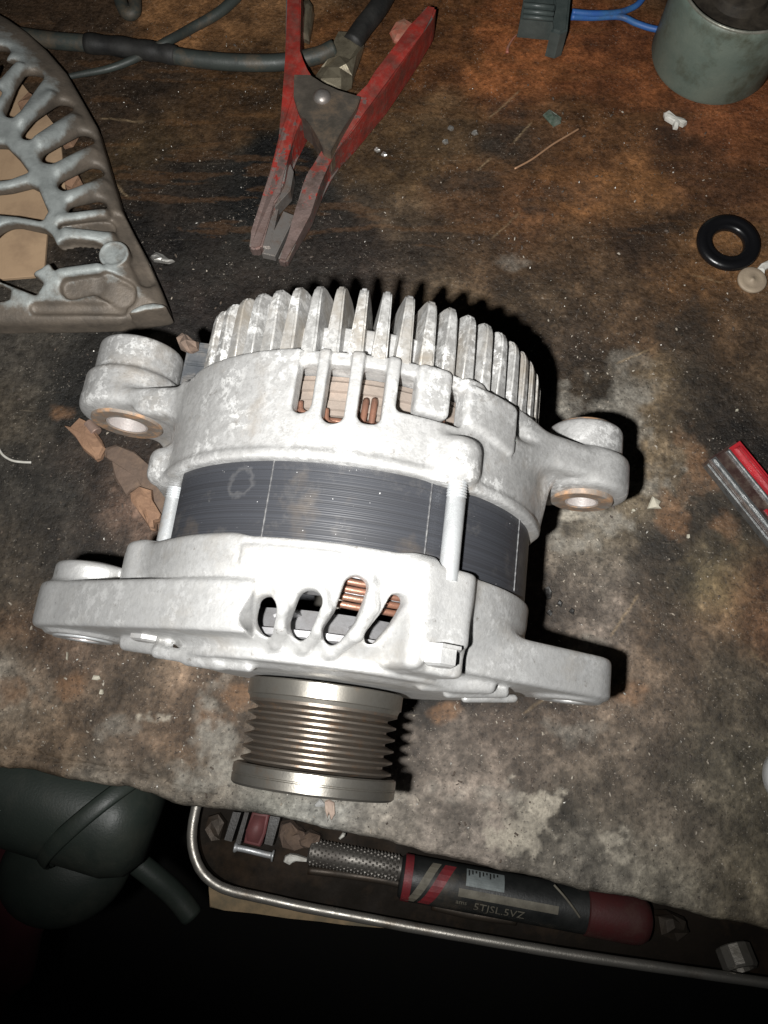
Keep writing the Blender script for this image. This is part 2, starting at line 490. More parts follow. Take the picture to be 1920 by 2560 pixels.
VENTS = [([(-15.6, 29.3), (-14.1, 32.6)], 3.3), ([(-5.2, 29.2), (-3.6, 33.0), (-2.8, 35.2)], 3.3),
         ([(4.0, 28.6), (6.6, 33.0), (8.0, 40.6)], 2.9), ([(14.8, 29.2), (17.2, 34.0), (18.6, 38.6)], 2.0)]
RIBS = [[(-11.6, 38.5, -2.4), (-10.6, 35.5, -.4), (-9.4, 32.8, .4), (-9.9, 28.7, .6), (-12.6, 24.9, -.6), (-16.5, 22.4, -2.4)],
        [(-0.9, 41.0, -2.4), (-0.1, 37.4, -.5), (1.2, 33.7, .4), (0.2, 29.0, .6), (-4.0, 24.6, -.6), (-9.0, 22.0, -2.4)],
        [(10.6, 45.0, -2.6), (11.5, 40.8, -.6), (12.4, 36.2, .5), (9.9, 28.9, .8), (4.2, 24.2, -.4), (-1.5, 21.6, -2.4)]]
drive_end = apart('drive_end_housing', front_housing(), M_CASTF)

def rear_housing():
    h = 0.62; lo_ = (-106.0, 71.0, -68.0); hi_ = (100.0, 133.5, 74.0)
    X, Y, Z = grid(lo_, hi_, h)
    R = np.sqrt(X * X + Z * Z)
    TH = np.degrees(np.arctan2(X, Z))
    ARC = np.radians(TH) * 64.0
    def A(t): return math.radians(t) * 64.0
    # lower band with posts and panels
    L = smax(smax(R - 64.2, 58.6 - R, .5), np.abs(Y - 90.9) - 16.9, 1.2)
    for t0, t1, yb, r in [(-14.6, -9.5, 87.5, 2.6), (-6.5, -0.8, 85.0, 2.8), (2.5, 8.6, 86.0, 2.8), (11.9, 30.6, 91.3, 1.6)]:
        w = sd_rbox2(ARC, Y, ((A(t0) + A(t1)) / 2, (yb + 125) / 2), ((A(t1) - A(t0)) / 2, (125 - yb) / 2), r)
        L = sub(L, w, .7)
    for t0, t1, yb in [(50.5, 200, 97.0), (-200, -66.0, 99.0), (36.6, 200, 105.6)]:
        w = sd_rbox2(ARC, Y, ((A(t0) + A(t1)) / 2, (yb + 125) / 2), ((A(t1) - A(t0)) / 2, (125 - yb) / 2), 4.0)
        L = sub(L, w, 1.5)
    # broad lug hanging from the ring, and the raised right hand panel
    blk = smax(smax(R - 64.8, 58.6 - R, .5), sd_rbox2(ARC, Y, ((A(16.6) + A(26.4)) / 2, 99.9), ((A(26.4) - A(16.6)) / 2, 7.7), 2.0), 2.0)
    L = smin(L, blk, .3)
    pan = smax(smax(R - 65.6, 58.6 - R, .5), smax(smax(30.8 - TH, TH - 50.0, .5) * 1.1, smax((93.2 - (TH - 31) * .22) - Y, Y - 105.6, 1.0), 2.0), 1.5)
    L = smin(L, pan, .4)
    # upper ring with back plate
    prof = np.interp(Y, [100, 107.6, 109.4, 120, 121], [62.2, 62.2, 57.4, 57.0, 55.0]).astype(np.float32)
    U = smax(smax(R - prof, np.abs(Y - 111.2) - 7.4, 1.0), 0 * Y + 0 * R - 1, .1)
    ring_cav = smax(R - 47.5, Y - 113.5, 1.0)
    U = sub(U, ring_cav, .6)
    F = smin(L, U, 0.8)
    # left ear
    s2 = sd_uneven(X, Z, (0, 0), 42.0, (-85, 0), 16.4)
    F = smin(F, smax(smax(s2, np.abs(Y - 103.0) - 5.0, 3.0), X + 30.0, 8.0), 5.0)
    Rl = np.sqrt((X + 85) ** 2 + Z * Z)
    F = smin(F, sd_cyl(Rl, 17.4, Y, 101.2, 117.0, 2.6), 2.5)
    F = smin(F, sd_cyl(Rl, 15.2, Y, 110.0, 130.0, 2.4), 1.2)
    F = smin(F, sd_caps(X, Y, Z, (-58, 83, 2), (-68, 106, -6), 8.5), 7.0)
    # right ear
    s3 = sd_uneven(X, Z, (0, 0), 52.0, (80, 0), 15.0)
    F = smin(F, smax(smax(s3, np.abs(Y - 100.6) - 6.0, 4.0), 34.0 - X, 8.0), 7.0)
    Rr = np.sqrt((X - 80) ** 2 + Z * Z)
    F = smin(F, sd_cyl(Rr, 15.6, Y, 92.0, 107.0, 2.4), 2.0)
    F = smin(F, sd_cyl(Rr, 13.2, Y, 100.0, 118.5, 2.4), 1.2)
    F = smin(F, sd_caps(X, Y, Z, (55, 83, 8), (68, 100, 0), 8.5), 8.0)
    F = smin(F, sd_caps(X, Y, Z, (59, 79, 2), (64, 94, -4), 6.0), 6.0)
    # stud bosses
    for th_, r, y1 in [(30.5, 7.6, 87.5), (-73, 8.0, 86.0)]:
        a = math.radians(th_); bx, bz = 62.0 * math.sin(a), 63.0 * math.cos(a)
        F = smin(F, sd_cyl(np.sqrt((X - bx) ** 2 + (Z - bz) ** 2), r, Y, 74.2, y1, 4.0), 3.0)
    F = smin(F, sd_cyl(R, 65.0, Y, 74.0, 76.4, 1.0) + np.maximum(58.6 - R, 0) * 0, 1.5)
    F = sub(F, smax(Rl - 18.5, Y - 101.2, 3.0), 5.0)
    F = sub(F, smax(Rr - 16.5, Y - 92.0, 2.5), 4.0)
    # hollow
    F = sub(F, smax(R - 58.6, Y - 103.6, 1.0), .8)
    F = sub(F, smax(R - 47.5, Y - 113.5, 1.0), .6)
    # flat flank beside the connector
    F = sub(F, smax(smax(X + 51.5, 106.5 - Y, 1.0), R - 63.5, 1.0), 1.0)
    # bores
    F = sub(F, Rl - 9.5 + 0 * Y, .6)
    F = sub(F, Rr - 8.0 + 0 * Y, .6)
    F = sub(F, smax(np.abs(R - 33.0) - 9.0, np.abs(np.mod(TH, 60.0) - 30) - 18.0, .5) + 0 * Y, .8)
    return surface_net('rear_housing', F, lo_, h)
rear = apart('rear_housing', rear_housing(), M_CAST)

# cooling fins, one mesh shared
bm = bmesh.new()
FP = [(106.4, 56.0), (106.4, 62.3), (118, 62.3), (126, 62.2), (128.8, 61.6), (130.4, 60.2), (131.0, 57.5), (130.6, 52.5), (128.6, 46.5), (124.5, 42.0), (119.0, 40.0), (117, 45), (117, 50)]
hw = lambda y, r: float(np.interp(y, [106, 110, 120, 128, 130.6], [2.3, 2.05, 1.75, 1.45, 1.0])) + (62.3 - r) * .055
va = [bm.verts.new((-hw(y, r), y, r)) for y, r in FP]; vb = [bm.verts.new((hw(y, r), y, r)) for y, r in FP]
bm.faces.new(va); bm.faces.new(list(reversed(vb)))
for i in range(len(FP)): bm.faces.new((va[i], vb[i], vb[(i + 1) % len(FP)], va[(i + 1) % len(FP)]))
bmesh.ops.recalc_face_normals(bm, faces=bm.faces)
bmesh.ops.bevel(bm, geom=list(bm.edges), offset=0.6, segments=3, affect='EDGES', clamp_overlap=True)
fin_me = bm_mesh('cooling_fin', bm); fin_me.materials.append(M_FIN); sharpen(fin_me, 40)
for k in range(-8, 18):
    f = link('cooling_fin', fin_me, None, rear, False)
    f.rotation_euler = (0, math.radians(-0.4 + 6.5 * k), 0)

# stator core
bm = bmesh.new()
lathe(bm, [(50.0, 50), (50.0, 61.6), (50.3, 62.0), (74.6, 62.0), (75.0, 61.6), (75.0, 50)], seg=160)
for v in bm.verts: v.co.x = max(v.co.x, -50.0)
st = apart('stator_core', bm_mesh('stator_core', bm), M_STATOR); sharpen(st.data, 30)
M_WELD = worn('weld_bead', (.07, .07, .075), (.13, .13, .13), 500, .4, .4, .6)
for th_ in (-17.6, 24.6, 62.0):
    bm = bmesh.new()
    a = math.radians(th_)
    tube(bm, [(62.0 * math.sin(a), y, 62.0 * math.cos(a)) for y in np.linspace(51.0, 74.4, 14)], lambda t: .3 + .08 * math.sin(t * 60), 8, 2)
    w = link('weld_bead', bm_mesh('weld_bead', bm), M_WELD, st)

# inner insulator, windings seen through the openings
bm = bmesh.new()
lathe(bm, [(103.6, 53), (103.4, 54.6), (101.9, 55.2), (101.8, 53.8), (101.2, 53.8), (101.1, 55.9), (98.2, 56.4), (98.0, 55.1), (95.2, 55.3), (95.0, 56.2), (92.3, 56.6), (92.1, 55.5), (90.6, 55.8), (90.4, 50)], seg=120)
sharpen(apart('winding_insulator', bm_mesh('winding_insulator', bm), M_LINER).data, 20)
def ring_tube(y, r, w, seg=96, t0=0.0, t1=360.0):
    bm = bmesh.new()
    AA = [math.radians(t0 + (t1 - t0) * i / seg) for i in range(seg + 1)]
    tube(bm, [(r * math.sin(a), y + .1 * math.sin(i * .9), r * math.cos(a)) for i, a in enumerate(AA)], w, 8, 1)
    return bm_mesh('winding_loop', bm)
bm = bmesh.new(); lathe(bm, [(76, 45), (76, 54.5), (89, 55.0), (89, 45)], seg=96)
winding = apart('rear_winding', bm_mesh('rear_winding', bm), M_COPPER); sharpen(winding.data)
for y, r in [(80, 55.8), (82.3, 56.0), (84.5, 56.4), (86.6, 56.4), (88.6, 56.2)]:
    link('winding_loop', ring_tube(y, r, 1.15), M_COPPER, winding)
for th_, y0, y1, tw in [(4.0, 85, 96.5, 0.3), (6.6, 85, 97, 0.2), (12.9, 90, 94, 0), (28.0, 91, 96, 0), ]:
    bm = bmesh.new()
    P = []
    for t in np.linspace(0, 1, 7):
        a = math.radians(th_ + tw * t); r = 57.0 - (1.4 * abs(2 * t - 1) ** 4)
        P.append((r * math.sin(a), y0 + (y1 - y0) * t, r * math.cos(a)))
    tube(bm, P, 1.0, 8, 2)
    link('hairpin_wire', bm_mesh('hairpin_wire', bm), M_COPPER, winding)
for P_ in ([(-14.6, 93.5), (-14.2, 91.2), (-12.8, 89.9), (-9, 88.9)], [(-14.8, 91), (-14.0, 89.6), (-12.4, 88.4), (-9, 87.6)], [(-6.6, 91.5), (-6.2, 88.6), (-4.8, 87.2), (-0.5, 87.0)], [(-6.8, 89), (-6.0, 86.8), (-4.4, 85.8), (-0.5, 85.6)], [(12.0, 93.4), (12.8, 93.6), (13.4, 92.6), (13.6, 90.5)]):
    bm = bmesh.new(); tube(bm, [(58.0 * math.sin(math.radians(t)), y, 58.0 * math.cos(math.radians(t))) for t, y in P_], .8, 8, 5)
    link('hairpin_wire', bm_mesh('hairpin_wire', bm), M_COPPER, winding)
bm = bmesh.new(); lathe(bm, [(40, 44), (40, 51), (50, 52), (50, 44)], seg=96)
fw = apart('front_winding', bm_mesh('front_winding', bm), M_DARKSTEEL); sharpen(fw.data)
for y, r in [(37.2, 50.6), (39.2, 52.0), (41.2, 53.4), (43.2, 54.2)]:
    link('winding_loop', ring_tube(y, r, 1.0, 16, 2.5, 27.0), M_COPPER, fw)
bm = bmesh.new()
lathe(bm, [(26.4, 12), (26.4, 45), (27.4, 47.5), (29.2, 47.5), (29.4, 44), (36, 40)], seg=64)
fan = apart('rotor_fan', bm_mesh('rotor_fan', bm), M_DARKSTEEL); sharpen(fan.data)
for k in range(14):
    bm = bmesh.new()
    R4 = Matrix.Rotation(math.radians(k * 360 / 14 - 13.0), 4, 'Y')
    g = bmesh.ops.create_cube(bm, size=1.0, matrix=R4 @ Matrix.Translation((0, 33.2, 45)) @ Matrix.Rotation(.5, 4, 'Z') @ Matrix.Diagonal((5.2, .9, 11, 1)))
    link('fan_blade', bm_mesh('fan_blade', bm), M_DARKSTEEL, fan, False)

# through bolts
def through_bolt(th_, r, head):
    a = math.radians(th_); o = Vector((r * math.sin(a), 0, r * math.cos(a)))
    bm = bmesh.new()
    pr = [(46, 2.75), (69.5, 2.75)]
    y = 69.8
    while y < 77: pr += [(y, 2.45), (y + .4, 2.9)]; y += .8
    lathe(bm, pr, seg=24, org=o, cap=True)
    b = apart('through_bolt', bm_mesh('through_bolt', bm), M_ZINC); sharpen(b.data, 50)
    bm = bmesh.new()
    lathe(bm, [(22.8, .01), (23.0, 3.6), (23.6, 4.7), (27.6, 4.7), (27.7, 6.0), (28.6, 6.0)], seg=6, org=o)
    hd = link('bolt_head', bm_mesh('bolt_head', bm), M_CASTF, b, False)
through_bolt(30.2, 65.4, True)
through_bolt(-70.5, 60.0, False)

# mount bushings
def bushing(x, y0, y1, r0, r1, face_m):
    bm = bmesh.new()
    lathe(bm, [(y0 + .6, r0), (y0, r0 + .5), (y0, r1 - .4), (y0 + .5, r1), (y1 - .5, r1), (y1, r1 - .5), (y1, r0), (y0 + .6, r0)], seg=48, org=(x, 0, 0))
    b = apart('mount_bushing', bm_mesh('mount_bushing', bm), face_m); sharpen(b.data, 40)
    bm = bmesh.new()
    lathe(bm, [(y0 + .3, r0 + .15), (y1 - .3, r0 + .15), (y1 - .3, r0 - .5), (y0 + .3, r0 - .5), (y0 + .3, r0 + .15)], seg=40, org=(x, 0, 0))
    s = link('bushing_bore', bm_mesh('bushing_bore', bm), M_BORE, b); sharpen(s.data, 40)
bushing(-85.0, 100.4, 129.0, 7.2, 12.8, M_RUST)
bushing(80.0, 91.2, 119.6, 5.6, 10.8, M_RUST)
bm = bmesh.new(); lathe(bm, [(119.0, 7.5), (120.4, 7.2), (120.8, 6.4), (120.8, 4.8), (119, 4.8)], seg=40, org=(80.0, 0, 0))
sharpen(apart('bushing_end', bm_mesh('bushing_end', bm), M_ZINC).data, 40)
bushing(-83.5, 22.6, 48.0, 5.0, 10.0, M_ZINC)

# pulley
bm = bmesh.new()
pr = [(-9.6, 21.5), (-9.2, 24.9)]
y = -8.8
pr += [(-8.9, 24.7)]
for k in range(6):
    yb = 10.3 - 3.56 * (5 - k) - 1.78
    pr += [(yb - .35, 21.3), (yb + .35, 21.3), (yb + 1.48, 24.3), (yb + 2.08, 24.3)]
pr += [(12.4, 24.3), (12.4, 21.5)]
lathe(bm, pr, seg=128)
pulley = apart('pulley', bm_mesh('pulley', bm), M_GROOVE); sharpen(pulley.data, 25)
bm = bmesh.new()
lathe(bm, [(-9.0, 22), (-8.8, 25.2), (-9.3, 26.1), (-11.7, 26.2), (-11.9, 25.9), (-12.2, 25.9), (-12.4, 26.2), (-14.7, 26.1), (-15.4, 25.4), (-15.4, 22.6), (-12.8, 22.0), (-12.8, 9.0)], seg=128)
fl = link('pulley_flange', bm_mesh('pulley_flange', bm), M_PULLEY, pulley); sharpen(fl.data, 30)
bm = bmesh.new()
lathe(bm, [(10.9, 22), (10.9, 24.3), (12.1, 24.8), (12.4, 25.3), (16.9, 25.4), (17.3, 25.0), (17.3, 10)], seg=128)
fl = link('pulley_flange', bm_mesh('pulley_flange', bm), M_PULLEY, pulley); sharpen(fl.data, 30)
bm = bmesh.new()
lathe(bm, [(-16.2, .01), (-16, 5.0), (-15.6, 8.2), (-12.0, 8.4), (26, 8.4), (60, 8.4)], seg=32)
sharpen(apart('shaft', bm_mesh('shaft', bm), M_PULLEY).data)

# wiring connector at the back
bm = bmesh.new()
box(bm, (-58, 122, 0), (15, 18, 24), bevel=1.2)
cn = apart('connector_socket', bm_mesh('connector_socket', bm), M_BLACKP, smooth=False)
for i in range(3):
    bm = bmesh.new(); box(bm, (-58, 116.5 + i * 5.4, 12.4), (13, 1.6, 1.4), bevel=.4)
    link('socket_rib', bm_mesh('socket_rib', bm), M_BLACKP, cn, False)
# ------------------------------------------------------------------ the workbench top
BLOBS = "-162,367,0.0552,0.0322,0.0184 -102,367,0.193,0.092,0.0368 -73,373,0.175,0.0874,0.0368 -75,331,0.0405,0.0203,0.00738 -94,305,0.0612,0.0318,0.0133 -128,315,0.0309,0.0185,0.0109 -113,291,0.0629,0.0377,0.0157 -102,269,0.0157,0.0106,0.00737 -94,244,0.0179,0.0136,0.0113 -77,213,0.0176,0.0123,0.00985 -105,226,0.00591,0.00461,0.004 -103,204,0.0201,0.0144,0.0132 -60,262,0.004,0.004,0.004 -12,305,0.0649,0.0362,0.0156 8,281,0.0552,0.0326,0.0148 0,336,0.0948,0.0374,0.0111 29,344,0.0893,0.0343,0.0105 60,318,0.25,0.0837,0.0251 82,351,0.202,0.0648,0.0185 113,344,0.148,0.0477,0.0142 69,298,0.0616,0.0334,0.018 39,301,0.0968,0.0574,0.0283 99,293,0.1,0.0433,0.0161 97,262,0.233,0.095,0.0296 127,262,0.275,0.117,0.0372 158,276,0.0629,0.0266,0.0115 186,286,0.113,0.0449,0.0163 181,298,0.18,0.0578,0.0196 67,251,0.0777,0.0329,0.0128 44,258,0.0845,0.0417,0.0188 46,224,0.0644,0.0378,0.0206 85,230,0.0752,0.0393,0.0179 129,241,0.0269,0.0148,0.00828 152,217,0.133,0.0625,0.0221 8,244,0.0914,0.0602,0.0365 17,226,0.0273,0.0191,0.0137 -12,226,0.022,0.0158,0.0133 -39,221,0.0168,0.0127,0.0108 30,204,0.154,0.108,0.0684 103,202,0.0772,0.0451,0.0242 130,191,0.0512,0.0284,0.0143 167,181,0.0738,0.041,0.0207 82,181,0.0291,0.0189,0.0124 72,204,0.0476,0.031,0.0184 99,150,0.0189,0.0127,0.00746 132,150,0.152,0.105,0.0598 153,142,0.00707,0.00508,0.004 170,158,0.0633,0.0405,0.0239 124,121,0.156,0.111,0.0676 113,97,0.137,0.108,0.0739 90,75,0.117,0.0994,0.0815 127,82,0.0177,0.0124,0.00943 141,102,0.0454,0.0353,0.0271 143,68,0.4,0.343,0.156 131,58,0.0809,0.0518,0.0343 157,58,0.0845,0.04,0.02 159,88,0.0154,0.0119,0.00903 95,53,0.152,0.123,0.111 84,58,0.0575,0.0438,0.0358 124,41,0.103,0.0669,0.0443 139,21,0.0579,0.0454,0.0329 109,16,0.129,0.0919,0.0697 103,-7,0.075,0.0573,0.0454 72,1,0.0799,0.059,0.0474 55,-7,0.162,0.128,0.11 23,-7,0.0815,0.0663,0.0586 83,-19,0.147,0.116,0.0917 128,-7,0.0834,0.0702,0.0526 117,-30,0.138,0.112,0.0907 30,-34,0.231,0.195,0.178 73,-34,0.027,0.0231,0.0196 139,-45,0.152,0.126,0.0912 147,-22,0.0661,0.0551,0.0391 -2,-33,0.224,0.196,0.176 107,-52,0.192,0.171,0.142 69,-49,0.116,0.103,0.0914 84,-52,0.212,0.193,0.171 -160,170,0.0526,0.0456,0.0394 -164,146,0.0665,0.053,0.0398 -139,150,0.004,0.004,0.004 -152,102,0.0284,0.0251,0.0221 -127,121,0.0264,0.0177,0.0137 -115,90,0.254,0.14,0.0993 -114,75,0.004,0.004,0.004 -136,84,0.0168,0.0136,0.0115 -157,75,0.0548,0.0426,0.0325 -151,41,0.071,0.0412,0.0246 -127,33,0.109,0.0726,0.0535 -109,24,0.0606,0.0438,0.0317 -84,18,0.264,0.176,0.121 -99,1,0.138,0.0937,0.0684 -141,8,0.114,0.0694,0.0412 -75,-3,0.0925,0.0423,0.0197 -69,10,0.0542,0.0369,0.0277 -59,15,0.0841,0.0537,0.0354 -62,4,0.109,0.103,0.0984 -67,-16,0.4,0.4,0.4 -49,-24,0.105,0.102,0.0938 -22,-27,0.4,0.4,0.4 -114,-12,0.186,0.162,0.14 -153,18,0.4,0.4,0.4 -151,-4,0.162,0.115,0.0817 -90,-16,0.106,0.0977,0.089 -77,-21,0.0477,0.0438,0.0395 15,8,0.0506,0.0395,0.0342 39,8,0.0191,0.0134,0.011 20,24,0.004,0.004,0.004 31,-4,0.34,0.275,0.241 56,8,0.0584,0.0415,0.0317 -123,170,0.004,0.004,0.004 -104,175,0.0121,0.0101,0.0101"
BL = np.array([[float(q) for q in s.split(',')] for s in BLOBS.split()])
EDGE = np.array([(-420, 12), (-155, -10), (-114, -16), (-81, -24), (-57, -28), (-33, -31), (6, -40), (30, -45), (68, -53), (99, -59), (147, -69), (420, -124)], float)
def edge_y(x):
    return np.interp(x, EDGE[:, 0], EDGE[:, 1]) + 2.2 * (fbm(x * .05, x * 0 + 3.3, 5, 4) - .5) * 2

def stain(x, y):
    """Albedo of the bench: grime, bare metal scuffs and rust, as laid down over the years."""
    wx = x + 22 * (fbm(x * .03, y * .03, 21, 5) - .5) + 7 * (fbm(x * .16, y * .16, 23, 3) - .5)
    wy = y + 22 * (fbm(x * .03 + 50, y * .03, 22, 5) - .5) + 7 * (fbm(x * .16 + 30, y * .16, 24, 3) - .5)
    num = np.zeros(x.shape + (3,)); den = np.zeros(x.shape)
    for bx, by, r, g, b in BL:
        w = np.exp(-((wx - bx) ** 2 + (wy - by) ** 2) / (2 * 11.0 ** 2)) + 1e-4 / (1 + ((wx - bx) ** 2 + (wy - by) ** 2) / 400.)
        num += w[..., None] * np.log(np.array([r, g, b]) * min(1.0, .34 / max(r, g, b))); den += w
    c = np.exp(num / den[..., None])
    def blend(f, col): 
        nonlocal c
        c = c * (1 - f[..., None]) + np.array(col) * f[..., None]
    def patch(cx, cy, rx, ry, col, seed, amt=1.0, soft=.25, frq=.09, gr=1.0):
        n = fbm(x * frq, y * frq, seed, 5)
        d = np.sqrt(((x - cx) / rx) ** 2 + ((y - cy) / ry) ** 2) + gr * (n - .5) * 2.0
        f = np.clip((1 - d) / soft, 0, 1) * amt
        blend(f * (.45 + .55 * fbm(x * .5, y * .5, seed + 9, 3) * 1.4).clip(0, 1), col)
    # fine mottling everywhere
    n = fbm(x * .11, y * .11, 31, 5); c *= np.exp((n - .5) * 1.9)[..., None]
    far = np.clip((y - 150) / 150, 0, 1)
    g_ = c.mean(-1, keepdims=True); c = g_ + (c - g_) * (.84 + .08 * far)[..., None]
    n = fbm(x * .45, y * .45, 37, 3); c *= np.exp((n - .5) * (1.0 - .4 * far)[..., None].reshape(x.shape + (1,))[..., 0])[..., None]
    n = fbm(x * 1.1, y * 1.1, 39, 2); c *= np.exp((n - .5) * .6)[..., None]
    # dark oil
    for cx, cy, rx, ry, s in [(-120, 170, 42, 30, 1), (-70, 225, 40, 24, 2), (-25, 258, 24, 18, 3), (62, 300, 16, 20, 4), (95, 262, 18, 8, 5), (-85, 282, 22, 14, 6), (142, 180, 14, 26, 7), (110, 128, 8, 8, 8), (40, 268, 20, 10, 9), (120, 60, 16, 30, 10), (55, 290, 9, 7, 12), (75, 255, 8, 6, 13)]:
        patch(cx, cy, rx, ry, (.022, .02, .018), 100 + s, .6, .5, .06)
    # wood-brown streaks along the boards
    n = fbm(x * .03 + y * .01, y * .22, 43, 4); blend(np.clip((n - .6) * 5, 0, .22) * (y > 230), (.16, .075, .028))
    # rust
    for cx, cy, rx, ry, s in [(141, 117, 9, 17, 1), (-71, 8, 12, 7, 2), (-152, 20, 14, 7, 3), (-148, 145, 6, 5, 4), (150, 92, 6, 10, 5), (125, 96, 8, 12, 6), (-60, 18, 7, 5, 7), (-128, 22, 8, 6, 8), (25, 12, 7, 5, 9), (100, 20, 10, 6, 10)]:
        patch(cx, cy, rx, ry, (.20, .11, .062), 140 + s, .6, .5, .1)
    # scuffed bare grey
    for cx, cy, rx, ry, s, a in [(95, 135, 26, 26, 1, .6), (112, 165, 14, 18, 12, .4), (90, 112, 27, 30, 2, .85), (-72, 5, 10, 16, 3, .9), (-62, -12, 26, 8, 4, .9), (-25, -20, 30, 8, 5, .9), (112, 148, 12, 10, 6, .6), (40, -20, 18, 7, 7, .6), (75, 3, 14, 5, 8, .4), (-110, 5, 10, 5, 9, .5), (60, 222, 16, 4, 10, .4), (86, 38, 10, 5, 11, .5)]:
        patch(cx, cy, rx, ry, (.25, .235, .22), 180 + s, a, .6, .11, 1.3)
    # clustered pale flecks where the surface is rubbed
    fl = np.clip((fbm(x * .62, y * .62, 71, 3) - .56) * 7, 0, 1)
    zone = np.clip((fbm(x * .05, y * .05, 73, 4) - .42) * 5, 0, 1) * np.clip((y + x * .35 - 0) / 30, .35, 1) * np.clip((265 - y) / 60, .15, 1) * np.clip((x + 95) / 40, .3, 1)
    c = c * (1 + .5 * (fl * zone))[..., None]
    dk = np.clip((fbm(x * .42, y * .42, 75, 3) - .58) * 7, 0, 1)
    c = c * (1 - .22 * dk)[..., None]
    # knife cuts and gouges
    for k in range(26):
        r_ = random.Random(900 + k); ax_, ay_ = r_.uniform(-150, 160), r_.uniform(0, 330); an = r_.choice([.6, .7, .9, -.3, 1.4, 2.5]) + r_.uniform(-.2, .2); ln = r_.uniform(5, 26)
        dx_, dy_ = math.cos(an), math.sin(an)
        u_ = (x - ax_) * dx_ + (y - ay_) * dy_; v_ = -(x - ax_) * dy_ + (y - ay_) * dx_ + .8 * (fbm(u_ * .2, u_ * 0 + k, 3, 2) - .5)
        m_ = np.clip(1.1 - np.abs(v_) / .55, 0, 1) * np.clip((ln / 2 - np.abs(u_)) / 2, 0, 1)
        blend(m_ * r_.uniform(.3, .7), (.34, .25, .16) if k % 3 else (.02, .015, .012))
    # flaked pale patches
    for cx, cy, rx, ry, s in [(56, -30, 11, 12, 1), (66, -24, 9, 4, 2), (91, -43, 8, 7, 3), (83, 95, 6, 2.5, 4), (-96, 9, 6, 2, 5), (50, -37, 8, 5, 7), (-30, -33, 4, 3, 8), (62, -22, 7, 3, 9)]:
        patch(cx, cy, rx, ry, (.40, .365, .325), 220 + s, .75, .45, .22, 1.5)
    c = c * np.array([1.0, .985, .90])
    return np.clip(c, .003, .62)

def axis_pts(a, b, step, far0, far1):
    mid = np.arange(a, b + step, step)
    lo_ = a - np.geomspace(1.6, a - far0, 16); hi_ = mid[-1] + np.geomspace(1.6, far1 - mid[-1], 16)
    return np.concatenate([lo_[::-1], mid, hi_])
gx = axis_pts(-172, 172, 0.85, -420, 420)
gs = np.concatenate([[0, .6, 1.3], np.arange(2.2, 430, .85), 430 + np.geomspace(1.5, 260, 18)])
ey = edge_y(gx)
XX = np.repeat(gx[:, None], len(gs), 1); YY = ey[:, None] + gs[None, :]
ZZ = (fbm(XX * .035, YY * .035, 61, 3) - .5) * 1.2 + (fbm(XX * .3, YY * .3, 62, 4) - .5) * .55 + np.clip(fbm(XX * .12, YY * .12, 63, 4) - .6, 0, 1) * 1.5 - .5
groove = np.exp(-((gs - 6.5) / 1.0) ** 2)[None, :] * (np.clip((-55 - gx) / 20, 0, 1) * (.6 + fbm(gx * .08, gx * 0, 8)))[:, None]
ZZ -= 1.3 * groove
ROLL = 3.0
ZZ -= ROLL * (1 - np.sqrt(np.clip(1 - np.clip((ROLL - gs) / ROLL, 0, 1) ** 2, 0, 1)))[None, :]
fr = np.stack([np.stack([gx, ey - .2, np.full_like(gx, -ROLL - 1.2)], -1), np.stack([gx, ey + .4 + .8 * fbm(gx * .1, gx * 0, 4), np.full_like(gx, -6.5)], -1),
               np.stack([gx, ey + 3, np.full_like(gx, -7.0)], -1), np.stack([gx, ey + 3, np.full_like(gx, -32.0)], -1)], 1)
top = np.stack([XX, YY, ZZ], -1)
V = np.concatenate([fr[:, ::-1], top], 1)
nx_, ny_ = V.shape[:2]
ii = np.arange(nx_ * ny_).reshape(nx_, ny_)
Q = np.stack([ii[:-1, :-1], ii[1:, :-1], ii[1:, 1:], ii[:-1, 1:]], -1).reshape(-1, 4)
bench_me = np_mesh('workbench', V.reshape(-1, 3), Q)
cc = stain(V[..., 0], V[..., 1])
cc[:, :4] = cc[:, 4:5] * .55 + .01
at_ = bench_me.color_attributes.new('stain', 'FLOAT_COLOR', 'POINT')
at_.data.foreach_set('color', np.concatenate([cc.reshape(-1, 3), np.ones((nx_ * ny_, 1))], 1).astype(np.float32).ravel())

